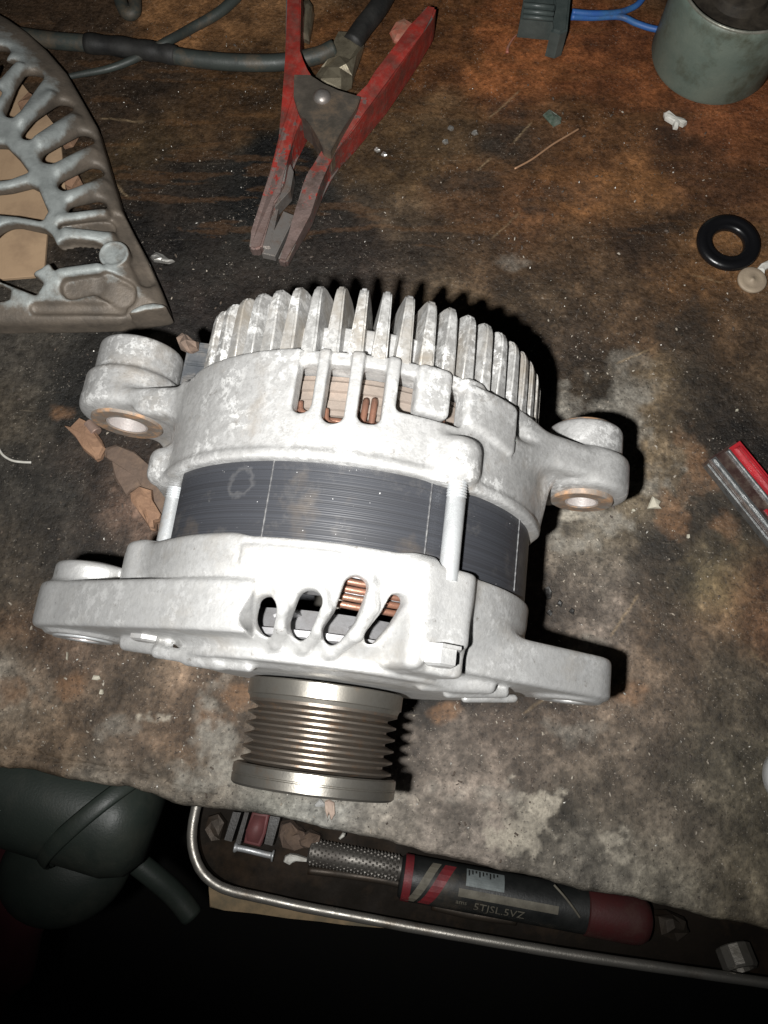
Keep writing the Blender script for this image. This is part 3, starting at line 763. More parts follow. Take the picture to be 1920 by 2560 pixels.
def bench_material():
    m, nt, p = mat('grimy_bench'); v = objvec(nt)
    a = nt.nodes.new('ShaderNodeVertexColor'); a.layer_name = 'stain'
    n1 = N(nt, 'ShaderNodeTexNoise', Scale=520, Detail=6, Roughness=0.75); nt.links.new(v, n1.inputs['Vector'])
    r1 = N(nt, 'ShaderNodeMapRange', **{'From Min': .3, 'From Max': .7, 'To Min': .55, 'To Max': 1.45}); nt.links.new(n1.outputs['Fac'], r1.inputs['Value'])
    g = nt.nodes.new('ShaderNodeCombineColor')
    for i in range(3): nt.links.new(r1.outputs[0], g.inputs[i])
    c = mixc(nt, 1.0, a.outputs['Color'], g.outputs[0], 'MULTIPLY')
    # pale grit ground into the surface
    f = noise_fac(nt, v, 1100, 2, .5, .66, .71)
    f2 = noise_fac(nt, v, 70, 3, .6, .42, .62)
    f = math_n(nt, 'MULTIPLY', f, f2)
    c = mixc(nt, math_n(nt, 'MULTIPLY', f, .55), c, (.42, .37, .31))
    f = noise_fac(nt, v, 800, 2, .5, .65, .7)
    c = mixc(nt, math_n(nt, 'MULTIPLY', f, .6), c, (.012, .01, .009))
    # scratches in two directions
    for rz, sc, amt in [(.5, (30, 900, 30), .28), (-.75, (26, 800, 26), .2), (1.45, (24, 700, 24), .2)]:
        mp = N(nt, 'ShaderNodeMapping'); mp.inputs['Rotation'].default_value = (0, 0, rz); mp.inputs['Scale'].default_value = sc
        nt.links.new(v, mp.inputs['Vector'])
        s = noise_fac(nt, mp.outputs[0], 1.0, 3, .6, .68, .76)
        c = mixc(nt, math_n(nt, 'MULTIPLY', math_n(nt, 'MULTIPLY', s, amt), f2), c, (.46, .38, .28))
    nt.links.new(c, p.inputs['Base Color'])
    rr = N(nt, 'ShaderNodeMapRange', **{'From Min': .35, 'From Max': .65, 'To Min': .42, 'To Max': .8}); nt.links.new(n1.outputs['Fac'], rr.inputs['Value'])
    nt.links.new(rr.outputs[0], p.inputs['Roughness'])
    p.inputs['Specular IOR Level'].default_value = 0.35
    n2 = N(nt, 'ShaderNodeTexNoise', Scale=260, Detail=5, Roughness=.65); nt.links.new(v, n2.inputs['Vector'])
    h = math_n(nt, 'ADD', n1.outputs['Fac'], math_n(nt, 'MULTIPLY', n2.outputs['Fac'], 1.6))
    bump(nt, p, h, .0007, .7)
    return m
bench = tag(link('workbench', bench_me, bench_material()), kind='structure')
M_FLOOR = worn('oily_floor', (.02, .019, .018), (.03, .028, .025), 20, 0, .8, .9)
bm = bmesh.new()
bmesh.ops.create_grid(bm, x_segments=4, y_segments=4, size=900, matrix=Matrix.Translation((0, 0, -780)))
tag(link('floor', bm_mesh('floor', bm), M_FLOOR), kind='structure')

# grit and swarf strewn over the bench (beyond counting)
def grit(n, size0, size1, m, region, z=.1):
    V, Q = [], []
    for i in range(n):
        x, y = region()
        s = size0 + (size1 - size0) * RNG.random() ** 3
        a = RNG.random() * 6.28; e = .5 + RNG.random() * 1.3
        b = len(V)
        ca, sa = math.cos(a), math.sin(a)
        hz = s * (.35 + .5 * RNG.random())
        for (px, py, pz) in [(-1, -.6, 0), (1, -.5, 0), (.8, .6, 0), (-.7, .5, 0), (-.5, -.3, 1), (.6, -.2, 1), (.4, .4, .8), (-.3, .3, 1.1)]:
            px *= s * e * .5 * (.8 + .4 * RNG.random()); py *= s * .5 * (.8 + .4 * RNG.random())
            V.append((x + px * ca - py * sa, y + px * sa + py * ca, z + pz * hz))
        for q in [(4, 5, 6, 7), (0, 1, 5, 4), (1, 2, 6, 5), (2, 3, 7, 6), (3, 0, 4, 7)]: Q.append([b + k for k in q])
    me = np_mesh('grit', V, Q)
    return tag(link('grit', me, m, None, False), kind='stuff')
def reg_all():
    x = RNG.uniform(-168, 168); return x, float(np.interp(x, EDGE[:, 0], EDGE[:, 1])) + 3 + RNG.random() * 380
def reg_front():
    x = RNG.uniform(-160, 165); return x, float(np.interp(x, EDGE[:, 0], EDGE[:, 1])) + 3 + RNG.random() ** 1.3 * 75
def reg_right():
    return RNG.normal(95, 32), RNG.normal(130, 50)
M_GRITP = worn('pale_grit', (.40, .36, .30), (.24, .20, .16), 400, 0, .5, .8)
M_GRITD = worn('dark_grit', (.05, .04, .035), (.10, .075, .055), 400, 0, .6, .9)
M_GRITM = worn('metal_swarf', (.7, .68, .64), (.5, .47, .42), 400, .7, .3, .5)
grit(650, .25, 1.3, M_GRITP, reg_front); grit(500, .25, 1.2, M_GRITP, reg_right); grit(220, .25, 1.3, M_GRITP, reg_all)
grit(1600, .3, 1.5, M_GRITD, reg_all); grit(260, .3, 1.2, M_GRITM, reg_all); grit(220, .25, 1.1, M_GRITM, reg_front)
# ------------------------------------------------------------------ other things on the bench
M_RED = None
def chipped_paint(name, paint, paint2, bare, c0, c1, lo_=.5):
    """Paint worn to bare steel towards the jaw end (wear follows the tool itself, from c0 to c1 along y in metres)."""
    m, nt, p = mat(name); v = objvec(nt)
    f = noise_fac(nt, v, 130, 4, .6)
    c = mixc(nt, f, paint, paint2)
    sx = nt.nodes.new('ShaderNodeSeparateXYZ'); nt.links.new(v, sx.inputs[0])
    g = N(nt, 'ShaderNodeMapRange', **{'From Min': c0, 'From Max': c1, 'To Min': 0, 'To Max': 1.0}); nt.links.new(sx.outputs['Y'], g.inputs['Value'])
    n = noise_fac(nt, v, 160, 5, .7, .3, .7)
    w = math_n(nt, 'ADD', g.outputs[0], math_n(nt, 'SUBTRACT', n, .5))
    r = N(nt, 'ShaderNodeMapRange', **{'From Min': lo_, 'From Max': lo_ + .14}); nt.links.new(w, r.inputs['Value'])
    c = mixc(nt, r.outputs[0], c, bare)
    d2 = noise_fac(nt, v, 210, 6, .75, .46, .7)
    c = mixc(nt, math_n(nt, 'MULTIPLY', d2, .5), c, (.20, .12, .095))
    d = noise_fac(nt, v, 60, 5, .7, .5, .72)
    c = mixc(nt, math_n(nt, 'MULTIPLY', d, .8), c, (.06, .045, .035))
    nt.links.new(c, p.inputs['Base Color'])
    p.inputs['Roughness'].default_value = .5
    q = N(nt, 'ShaderNodeMapRange', **{'To Max': .7}); nt.links.new(r.outputs[0], q.inputs['Value']); nt.links.new(q.outputs[0], p.inputs['Metallic'])
    bump(nt, p, n, .0003, .5)
    return m

def px_poly(pts, ox, oy, sc, z, base):
    out = []
    for x, y in pts:
        q = W(ox + x * sc, oy + y * sc, z); out.append((q[0] - base[0], q[1] - base[1]))
    return out

# --- red ground clamp
cb = W(805, 250, 0)
clamp = empty('clamp', 'open red painted steel clamp with worn grey jaws and a domed rivet', 'clamp', cb)
M_RED = chipped_paint('chipped_red_paint', (.33, .028, .02), (.19, .026, .02), (.30, .22, .20), -.005, -.085, .50)
M_WORNSTEEL = worn('worn_jaw_steel', (.40, .38, .36), (.28, .25, .23), 200, .7, .35, .55, (.25, .15, .1), 90, .5, .7)
M_PLATE = worn('greasy_plate_steel', (.085, .075, .062), (.13, .11, .09), 120, .4, .5, .7, (.2, .14, .09), 60, .5, .7)
S2 = .3858
LJ = [(402, -120), (500, -120), (492, 330), (503, 400), (540, 450), (600, 520), (560, 640), (470, 850), (432, 915), (408, 1050), (388, 1180), (352, 1240), (335, 1310), (300, 1345), (245, 1600), (200, 1618), (160, 1600), (175, 1500), (255, 1250), (305, 1090), (355, 890), (378, 650), (396, 380)]
RJ = [(1318, 28), (1378, 42), (1360, 100), (1290, 210), (1180, 375), (1050, 565), (930, 715), (840, 840), (740, 960), (668, 1060), (622, 1200), (560, 1390), (470, 1560), (405, 1700), (345, 1680), (420, 1510), (478, 1350), (500, 1215), (540, 1110), (600, 1030), (660, 960), (600, 880), (560, 800), (760, 700), (850, 640), (930, 545), (980, 460), (1070, 345), (1200, 170)]
for nm, poly, z0, zt_ in (('jaw_arm', RJ, 1.5, 19.0), ('jaw_arm', LJ, 1.0, 20.0)):
    # the arms stand tall at the pivot and thin out towards the jaw tips
    zs = [float(np.interp(y, [650, 1150, 1650], [zt_, 13.0, 7.0])) for x, y in poly]
    pts3 = [W(560 + x * S2, y * S2, z) - cb for (x, y), z in zip(poly, zs)]
    bm = bmesh.new()
    top = [bm.verts.new((q[0], q[1], z)) for q, z in zip(pts3, zs)]; bot = [bm.verts.new((q[0], q[1], z0)) for q in pts3]
    bm.faces.new(top); bm.faces.new(list(reversed(bot)))
    for i in range(len(top)): bm.faces.new((bot[i], bot[(i + 1) % len(top)], top[(i + 1) % len(top)], top[i]))
    bmesh.ops.bevel(bm, geom=list(bm.edges), offset=1.0, segments=2, affect='EDGES', clamp_overlap=True)
    o = link(nm, bm_mesh(nm, bm), M_RED, clamp, False); o.data.materials.append(M_WORNSTEEL)
    for pl_ in o.data.polygons:
        if .2 < abs(pl_.normal.z) < .92: pl_.material_index = 1
bm = bmesh.new(); prism(bm, px_poly([(455, 480), (560, 482), (640, 545), (740, 590), (885, 622), (860, 690), (760, 850), (690, 975), (640, 950), (560, 800), (488, 735), (450, 620)], 560, 0, S2, 20.8, cb), 6, 20.8, .4, 2)
link('pivot_plate', bm_mesh('pivot_plate', bm), M_PLATE, clamp, False)
bm = bmesh.new(); q = W(805, 243, 20.8) - cb
lathe(bm, [(20.4, 4.4), (21.6, 4.2), (22.8, 3.3), (23.5, 1.8), (23.7, .01)], 'Z', 24, (q[0], q[1], 0))
link('rivet', bm_mesh('rivet', bm), M_WORNSTEEL, clamp)
for pts, z1 in (([(330, 1330), (352, 1345), (300, 1600), (240, 1600)], 6), ([(385, 1365), (460, 1395), (330, 1660), (245, 1640), (300, 1540)], 5), ([(430, 1060), (450, 1110), (430, 1230), (330, 1340), (300, 1330), (390, 1180), (400, 1080)], 9)):
    bm = bmesh.new(); prism(bm, px_poly(pts, 560, 0, S2, z1, cb), 1, z1, .5, 2)
    link('jaw_strip', bm_mesh('jaw_strip', bm), M_WORNSTEEL, clamp, False)

# --- cables
M_CABLE = worn('grey_green_cable', (.045, .054, .048), (.028, .033, .03), 90, 0, .45, .65, (.10, .075, .05), 50, .5, .7)
M_TAPE = worn('black_tape', (.012, .012, .012), (.025, .024, .022), 90, 0, .5, .7)
def cable(name, label, pts, r, m, cat='cable', parent=None, group=None):
    P = [W(u, v, z) for u, v, z in pts]
    b = np.array([P[0][0], P[0][1], 0])
    bm = bmesh.new(); tube(bm, [tuple(p - b) for p in P], r, 14, 8)
    o = link(name, bm_mesh(name, bm), m)
    o.location = Vector(b) * MM
    return tag(o, label, cat, group)
heavy = cable('heavy_cable', 'thick grey green cable running behind the bracket to the crimped lug', [(-20, 78, 5), (120, 100, 5), (260, 112, 5), (380, 128, 5.5), (470, 145, 5), (580, 156, 5), (700, 156, 5), (790, 140, 6), (835, 120, 7)], 4.2, M_CABLE)
bm = bmesh.new(); hb = W(-20, 78, 5); hb[2] = 0
tube(bm, [tuple(W(u, v, z) - hb) for u, v, z in [(215, 108, 5), (300, 117, 5), (385, 129, 5.4), (440, 139, 5.2)]], lambda t: 4.8 + .25 * math.sin(t * 23), 14, 8)
link('tape_wrap', bm_mesh('tape_wrap', bm), M_TAPE, heavy)
cable('thin_cable', 'thin grey cable crossing under the taped thick cable', [(640, -60, 3), (560, 22, 3), (480, 70, 3), (410, 108, 8), (330, 150, 3), (270, 172, 2.4), (200, 186, 2.2), (150, 196, 2.2)], lambda t: 3.0 - 1.7 * t, M_CABLE)
cable('looped_cable', 'short grey cable loop at the top edge left of the thin cable', [(298, -60, 4), (300, -5, 4), (316, 32, 4), (336, 28, 4), (338, -10, 4), (345, -70, 4)], 3.4, M_CABLE)
cable('black_lead', 'black lead rising from the crimped lug to the top edge', [(880, 110, 6), (905, 72, 6), (945, 20, 6), (985, -50, 5), (1010, -100, 5)], 5.2, M_TAPE)
M_LUG = worn('tarnished_lug_metal', (.30, .265, .19), (.18, .155, .11), 220, .6, .35, .55, (.12, .1, .07), 120, .5, .7)
def crumple(name, label, cat, pts, z0, z1, m, amp=1.2, seed=1, group=None):
    """Small irregular lump with folded faces; pts is its outline."""
    c = np.mean([W(u, v, z1) for u, v in pts], 0); c[2] = 0
    P = [W(u, v, z1) - c for u, v in pts]
    bm = bmesh.new(); rg = random.Random(seed); n = len(P); L = 4
    rings = []
    for l, (s, zz) in enumerate([(1.0, z0), (1.03, z0 + (z1 - z0) * .45), (.93, z0 + (z1 - z0) * .85), (.55, z1)]):
        rings.append([bm.verts.new((p[0] * s + rg.uniform(-1, 1) * amp * .3, p[1] * s + rg.uniform(-1, 1) * amp * .3, zz + rg.uniform(-.5, .5) * amp * (l > 0))) for p in P])
    for A_, B_ in zip(rings[:-1], rings[1:]):
        for i in range(n): bm.faces.new((A_[i], A_[(i + 1) % n], B_[(i + 1) % n], B_[i]))
    t = bm.verts.new((rg.uniform(-.5, .5), rg.uniform(-.5, .5), z1 + rg.uniform(-.3, .6) * amp))
    for i in range(n): bm.faces.new((rings[-1][i], rings[-1][(i + 1) % n], t))
    bm.faces.new(list(reversed(rings[0])))
    o = link(name, bm_mesh(name, bm), m, None, False); o.location = Vector(c) * MM
    return tag(o, label, cat, group)
lug = crumple('cable_lug', 'crumpled tarnished cable lug between the arms of the red clamp', 'cable lug', [(850, 70), (885, 66), (905, 95), (893, 140), (880, 185), (855, 200), (800, 200), (782, 180), (800, 160), (832, 130), (838, 95)], .5, 9, M_LUG, 3.0, 4)
crumple('wire_crimp', 'narrow twisted metal crimp beside the red left arm at the top edge', 'wire crimp', [(758, -10), (772, -12), (782, 10), (778, 50), (770, 85), (756, 78), (757, 40), (762, 10)], .5, 7, M_LUG, 1.6, 9)
M_REDB = worn('faded_red_plastic', (.42, .12, .08), (.28, .16, .11), 200, 0, .5, .7)
crumple('plastic_fragment', 'dull red and brown plastic fragment beside the right clamp handle', 'fragment', [(975, 75), (990, 52), (1012, 42), (1032, 55), (1020, 80), (1000, 98), (985, 95)], .2, 3.5, M_REDB, .8, 5)

# --- black connector, blue wires, green can
M_CONN = worn('grey_black_connector_plastic', (.045, .058, .056), (.07, .085, .08), 120, 0, .32, .5)
b = W(1370, 60, 0)
conn = empty('connector_plug', 'black ribbed connector plug at the top edge with two blue wires', 'connector', b)
bm = bmesh.new(); prism(bm, px_poly([(190, 160), (225, -60), (520, -70), (505, 190)], 1250, 0, .2712, 14, b), 2, 14, 1.2, 2)
link('plug_body', bm_mesh('plug_body', bm), M_CONN, conn, False)
bm = bmesh.new(); prism(bm, px_poly([(510, 200), (530, -80), (660, -80), (625, 270), (560, 300), (470, 275)], 1250, 0, .2712, 17, b), 1, 17, 1.2, 2)
link('plug_collar', bm_mesh('plug_collar', bm), M_CONN, conn, False)
for y0 in (40, 100, 150):
    p0, p1 = W(1250 + 215 * .2712, y0 * .2712, 14) - b, W(1250 + 500 * .2712, (y0 + 28) * .2712, 14) - b
    bm = bmesh.new(); tube(bm, [(p0[0], p0[1], 14), (p1[0], p1[1], 14)], 1.2, 8, 1)
    link('plug_rib', bm_mesh('plug_rib', bm), M_CONN, conn)
M_BLUE = worn('blue_wire_insulation', (.03, .10, .36), (.035, .13, .32), 100, 0, .45, .6, (.05, .06, .07), 60, .55, .75)
cable('blue_wire', 'upper of two blue wires, forking up behind the green can', [(1430, 30, 7), (1480, 34, 6), (1540, 32, 4), (1575, 22, 3), (1600, 5, 3), (1630, -40, 3)], 1.6, M_BLUE, 'wire', group='blue wires')
cable('blue_wire', 'lower of two blue wires, bending down to the green can', [(1428, 42, 6), (1480, 44, 4), (1550, 42, 3), (1590, 58, 3), (1630, 71, 3), (1680, 78, 4), (1710, 80, 5)], 1.6, M_BLUE, 'wire', group='blue wires')
M_GREEN = worn('green_painted_can', (.17, .205, .17), (.12, .155, .13), 60, 0.1, .42, .6, (.07, .075, .05), 45, .5, .7)
M_CANIN = worn('dark_can_inside', (.02, .016, .012), (.05, .04, .028), 120, 0, .6, .8)
b = W(1772, 150, 0)
can = empty('motor_can', 'grey green metal can standing at the top right corner with an open rim', 'can', b)
bm = bmesh.new()
lathe(bm, [(0.2, 27.5), (1.5, 30.2), (4, 31.2), (41, 31.2), (43, 31.0), (44.0, 30.2), (44.2, 29.2), (43.4, 28.2), (37, 27.6), (37, 12), (39, 11.2), (39, .01)], 'Z', 72)
c_ = link('can_shell', bm_mesh('can_shell', bm), M_GREEN, can); sharpen(c_.data, 40)
bm = bmesh.new(); lathe(bm, [(37.2, 27.3), (37.6, 27.2), (37.6, 14), (41.5, 13), (42.2, 12), (42.2, 5), (40.5, 4.6), (40.5, .01)], 'Z', 48)
sharpen(link('brush_plate', bm_mesh('brush_plate', bm), M_CANIN, can).data, 40)
bm = bmesh.new(); lathe(bm, [(43.2, 29.9), (44.6, 30.2), (45.2, 29.7), (45.0, 29.0), (43.6, 28.5)], 'Z', 72)
link('can_rim', bm_mesh('can_rim', bm), worn('scuffed_rim', (.34, .33, .28), (.16, .17, .14), 200, .4, .35, .5), can)

# --- rubber washer, pale disc, white bits
M_RUBBER, nt, p = mat('glossy_black_rubber')
p.inputs['Base Color'].default_value = (.006, .006, .007, 1); p.inputs['Roughness'].default_value = .3
n_ = N(nt, 'ShaderNodeTexNoise', Scale=500, Detail=3); nt.links.new(objvec(nt), n_.inputs['Vector']); bump(nt, p, n_.outputs['Fac'], .0002, .4)
b = W(1820, 608, 2)
bm = bmesh.new()
lathe(bm, [(0, 14.0), (.8, 15.0), (2.2, 15.4), (3.8, 14.7), (4.3, 13), (4.0, 11.2), (3.3, 10.2), (3.7, 9.4), (3.2, 8.2), (1.8, 7.6), (.4, 7.6), (0, 7.9), (0, 14.0)], 'Z', 64)
o = link('rubber_ring', bm_mesh('rubber_ring', bm), M_RUBBER); o.location = Vector((b[0], b[1], .3)) * MM
tag(o, 'glossy black rubber ring lying on the brown board near the right edge', 'rubber ring')
M_DISC = worn('dusty_translucent_plastic', (.36, .29, .21), (.28, .22, .16), 150, 0, .5, .7)
b = W(1881, 699, 2)
bm = bmesh.new(); lathe(bm, [(0, 6.2), (.5, 6.8), (1.6, 6.9), (2.1, 6.4), (1.9, 4.6), (1.7, 1.2), (2.4, .8), (2.5, .01)], 'Z', 40)
o = link('plastic_disc', bm_mesh('plastic_disc', bm), M_DISC); o.location = Vector((b[0], b[1], .4)) * MM
tag(o, 'small beige round plastic disc touching the black rubber ring', 'disc')
M_WHITE = worn('dirty_white_plastic', (.66, .65, .60), (.48, .46, .41), 200, 0, .5, .7)
crumple('white_scrap', 'white torn scrap at the right edge above the beige disc', 'scrap', [(1892, 672), (1905, 658), (1925, 648), (1935, 662), (1915, 672), (1912, 684), (1904, 676)], .2, 2.2, M_WHITE, .5, 12)
crumple('white_stub', 'chalky white forked stub lying below the green can', 'stub', [(1662, 278), (1672, 274), (1690, 286), (1712, 294), (1720, 303), (1712, 309), (1702, 304), (1697, 314), (1687, 312), (1686, 302), (1666, 290)], .2, 3.2, M_WHITE, .5, 15)
M_WCAP = worn('clean_white_plastic', (.82, .83, .84), (.78, .79, .8), 60, 0, .35, .45)
b = W(1984, 1945, 0)
bm = bmesh.new(); lathe(bm, [(0, 12.2), (.8, 13), (11, 12.6), (12.2, 11.8), (12.4, 10), (11.5, 9.5), (11.2, .01)], 'Z', 64)
o = link('white_disc', bm_mesh('white_disc', bm), M_WCAP); o.location = Vector((b[0], b[1], .2)) * MM; sharpen(o.data, 50)
tag(o, 'bright white round plastic disc cut off by the right edge', 'disc')

# --- red and black tool handle at the right edge
p0, p1 = W(1800, 1130, 5), W(1985, 1358, 5)
dirv = Vector(p1 - p0).normalized(); ang = math.atan2(dirv.y, dirv.x)
tool = empty('grooved_tool', 'red and black grooved tool handle poking in from the right edge', 'tool handle', (p0[0], p0[1], 0), ang)
M_TRED = worn('glossy_red_grip', (.40, .022, .03), (.28, .016, .022), 90, 0, .22, .4, (.1, .03, .03), 50, .6, .75)
M_TBLK = worn('grimy_black_grip', (.035, .018, .017), (.06, .042, .035), 120, 0, .25, .45, (.10, .075, .058), 60, .5, .7)
M_TCHR = worn('scuffed_chrome_edge', (.36, .37, .37), (.16, .165, .165), 250, .8, .25, .5)
def bar(name, y0, y1, z0, z1, m, x0=0.0, bev=1.0):
    bm = bmesh.new(); prism(bm, [(x0, y0), (58, y0), (58, y1), (x0, y1)], z0, z1, bev, 3)
    link(name, bm_mesh(name, bm), m, tool, False)
bar('handle_core', -8.2, 7.6, .3, 8.6, M_TBLK)
bar('red_grip', 2.2, 8.2, 2.0, 11.6, M_TRED, 1.0, 2.4)
bar('red_grip', -4.6, -1.0, 2.0, 9.4, M_TRED, 30.0, 1.2)
bar('edge_ridge', .2, 1.7, 2.0, 10.4, M_TCHR, 1.6, .6)
bar('edge_ridge', -7.4, -5.0, 2.0, 9.6, M_TCHR, .8, .9)
bar('edge_ridge', -9.2, -8.0, 2.0, 6.4, M_TCHR, 1.4, .4)

# --- broken brown flakes on the left
M_FLAKE = worn('crumbly_rust', (.235, .135, .082), (.17, .10, .066), 160, 0, .8, .95, (.32, .19, .115), 90, .45, .7, 500, .0006, .8)
M_FLAKED = worn('dark_crumbly_rust', (.135, .092, .068), (.10, .072, .056), 160, 0, .8, .95, (.17, .115, .08), 90, .5, .7, 500, .0006, .8)
G = 'broken rust flakes'
fl1 = crumple('rust_flake', 'long brown rust flake pointing at the upper left mounting ear', 'flake', [(158, 1060), (170, 1064), (195, 1040), (215, 1050), (248, 1098), (257, 1116), (247, 1140), (235, 1145), (205, 1120), (185, 1090)], .2, 5, M_FLAKE, 1.0, 21, G)
bm = bmesh.new(); lathe(bm, [(0, 2.4), (.4, 2.8), (6, 2.8), (6.4, 2.4)], 'Y', 24, cap=True, rot=Matrix.Rotation(.7, 4, 'Z'))
q = W(222, 1050, 3.4)
o = link('brass_pin', bm_mesh('brass_pin', bm), worn('dull_copper_pin', (.5, .36, .30), (.36, .25, .2), 200, .6, .3, .5)); o.location = Vector((q[0] + 4, q[1] - 6, 3.0)) * MM; sharpen(o.data, 40)
tag(o, 'short shiny copper coloured pin behind the long rust flake', 'pin')
crumple('rust_flake', 'broad flat dark brown rust flake under the left through bolt', 'flake', [(262, 1120), (290, 1110), (335, 1128), (360, 1150), (400, 1185), (418, 1220), (410, 1270), (395, 1300), (372, 1235), (352, 1212), (325, 1224), (312, 1238), (285, 1190), (275, 1150), (262, 1140)], .1, 3.0, M_FLAKED, .8, 23, G)
crumple('rust_flake', 'small bright orange brown rust flake beside the left through bolt', 'flake', [(322, 1228), (345, 1212), (376, 1222), (378, 1245), (402, 1285), (400, 1296), (384, 1300), (384, 1318), (374, 1320), (364, 1308), (345, 1280), (324, 1248)], 2.6, 8, M_FLAKE, 1.2, 25, G)
crumple('dust_lump', 'brown lump of caked dust behind the upper left mounting ear', 'lump', [(440, 842), (455, 828), (472, 834), (490, 850), (492, 864), (478, 874), (460, 866), (446, 858)], 78, 84, M_FLAKED, 2.0, 27)
cable('white_thread', 'white curved thread lying near the left edge', [(-6, 1118, .8), (8, 1138, .8), (30, 1151, .8), (55, 1155, .8), (78, 1156, .8)], .55, M_WHITE, 'thread')
M_CUWIRE = worn('bare_copper_strand', (.5, .30, .18), (.4, .22, .12), 200, .4, .4, .6)
cable('copper_strand', 'thin straight copper strand on the board above the alternator', [(1286, 422, .6), (1330, 398, .8), (1380, 362, .8), (1420, 338, .8), (1447, 322, .6)], .5, M_CUWIRE, 'strand')
cable('red_thread', 'short red ended thread below the black connector plug', [(1268, 132, .6), (1270, 118, .8), (1280, 100, .6), (1292, 86, .5)], lambda t: .9 - .6 * t, M_REDB, 'thread')
M_SCRAP = worn('shiny_scrap', (.75, .74, .70), (.35, .33, .3), 500, .8, .25, .5)
crumple('metal_scrap', 'shiny black and silver scrap right of the old bracket', 'scrap', [(376, 640), (388, 630), (408, 634), (420, 645), (434, 650), (418, 654), (400, 652), (384, 650)], .2, 2.0, M_SCRAP, .9, 31, 'small metal scraps')
crumple('metal_scrap', 'greenish metal scrap on the brown board below the connector', 'scrap', [(1358, 285), (1372, 272), (1390, 282), (1404, 292), (1402, 304), (1385, 312), (1375, 302)], .2, 1.6, worn('verdigris_scrap', (.05, .085, .06), (.16, .18, .15), 300, .2, .4, .6), .9, 33, 'small metal scraps')
M_BLKBIT = worn('black_crumbs', (.015, .014, .014), (.04, .038, .035), 300, 0, .3, .6)
crumple('black_chip', 'largest black chip right of the drive end housing with a glint', 'chip', [(1362, 1470), (1372, 1464), (1380, 1480), (1378, 1495), (1368, 1498), (1364, 1484)], .2, 2.4, M_BLKBIT, .6, 35, 'black chips')
for s, (u, v) in enumerate([(1400, 1508), (1374, 1532), (1430, 1528)]):
    crumple('black_chip', ['black chip nearest the largest black chip', 'black chip closest to the drive end housing', 'black chip farthest from the drive end housing'][s], 'chip', [(u - 7, v), (u, v - 9), (u + 7, v - 3), (u + 4, v + 8)], .2, 1.5, M_BLKBIT, .4, 37 + s, 'black chips')

M_PFLAKE = worn('pale_paint_flake', (.50, .47, .38), (.38, .35, .28), 200, 0, .6, .8)
crumple('paint_flake', 'pale triangular paint flake below the upper right mounting ear', 'flake', [(1622, 1270), (1634, 1240), (1652, 1253), (1648, 1264), (1656, 1270), (1640, 1268)], .2, 2.2, M_PFLAKE, .8, 71)
crumple('wood_splinter', 'pale wood splinter standing on the bench edge under the pulley', 'splinter', [(812, 2004), (822, 2000), (836, 2006), (838, 2034), (828, 2052), (822, 2030), (818, 2046), (812, 2026)], .1, 1.8, worn('fresh_splinter', (.46, .36, .29), (.36, .27, .22), 300, 0, .7, .9), .7, 73)
crumple('paint_flake', 'grey triangular flake just below the pulley front flange', 'flake', [(786, 2012), (800, 1996), (812, 2010), (810, 2016), (788, 2017)], .1, 1.4, worn('grey_flake', (.36, .36, .35), (.28, .28, .27), 300, 0, .6, .8), .4, 75)
for s_, (u, v, lab) in enumerate([(942, 372, 'shiny crumb just right of the red clamp jaws'), (960, 384, 'tiny copper tinted crumb beside the shiny crumb right of the clamp'), (1126, 318, 'bright curled sliver above the alternator, right of the clamp'), (1112, 352, 'thin bright sliver below the curled sliver'), (1186, 330, 'small bright chip between the clamp and the copper strand')]):
    crumple('metal_scrap', lab, 'scrap', [(u - 7, v), (u - 2, v - 6), (u + 7, v - 4), (u + 9, v + 2), (u + 1, v + 5)], .2, 1.6, M_SCRAP, .5, 81 + s_, 'small metal scraps')
for s_, (u, v, dx, dy, lab) in enumerate([(166, 1640, 4, 22, 'upright white sliver left of the pulley, below the long arm'), (252, 1730, 10, 14, 'white crumb on the rust mark left of the pulley'), (240, 1694, 22, 12, 'pale crumb below the white sliver'), (1844, 1024, 7, 5, 'tiny white crumb above the red and black tool handle'), (1722, 1340, 8, 10, 'small pale crumb left of the rust patch at the right edge'), (1585, 1275, 9, 6, 'pale curled crumb right beside the upper right bushing')]):
    crumple('pale_crumb', lab, 'crumb', [(u - dx / 2, v + dy / 3), (u - dx / 3, v - dy / 2), (u + dx / 3, v - dy / 2.2), (u + dx / 2, v + dy / 4), (u + dx / 8, v + dy / 2)], .2, 1.5, M_PFLAKE, .4, 91 + s_, 'pale crumbs on the bench')
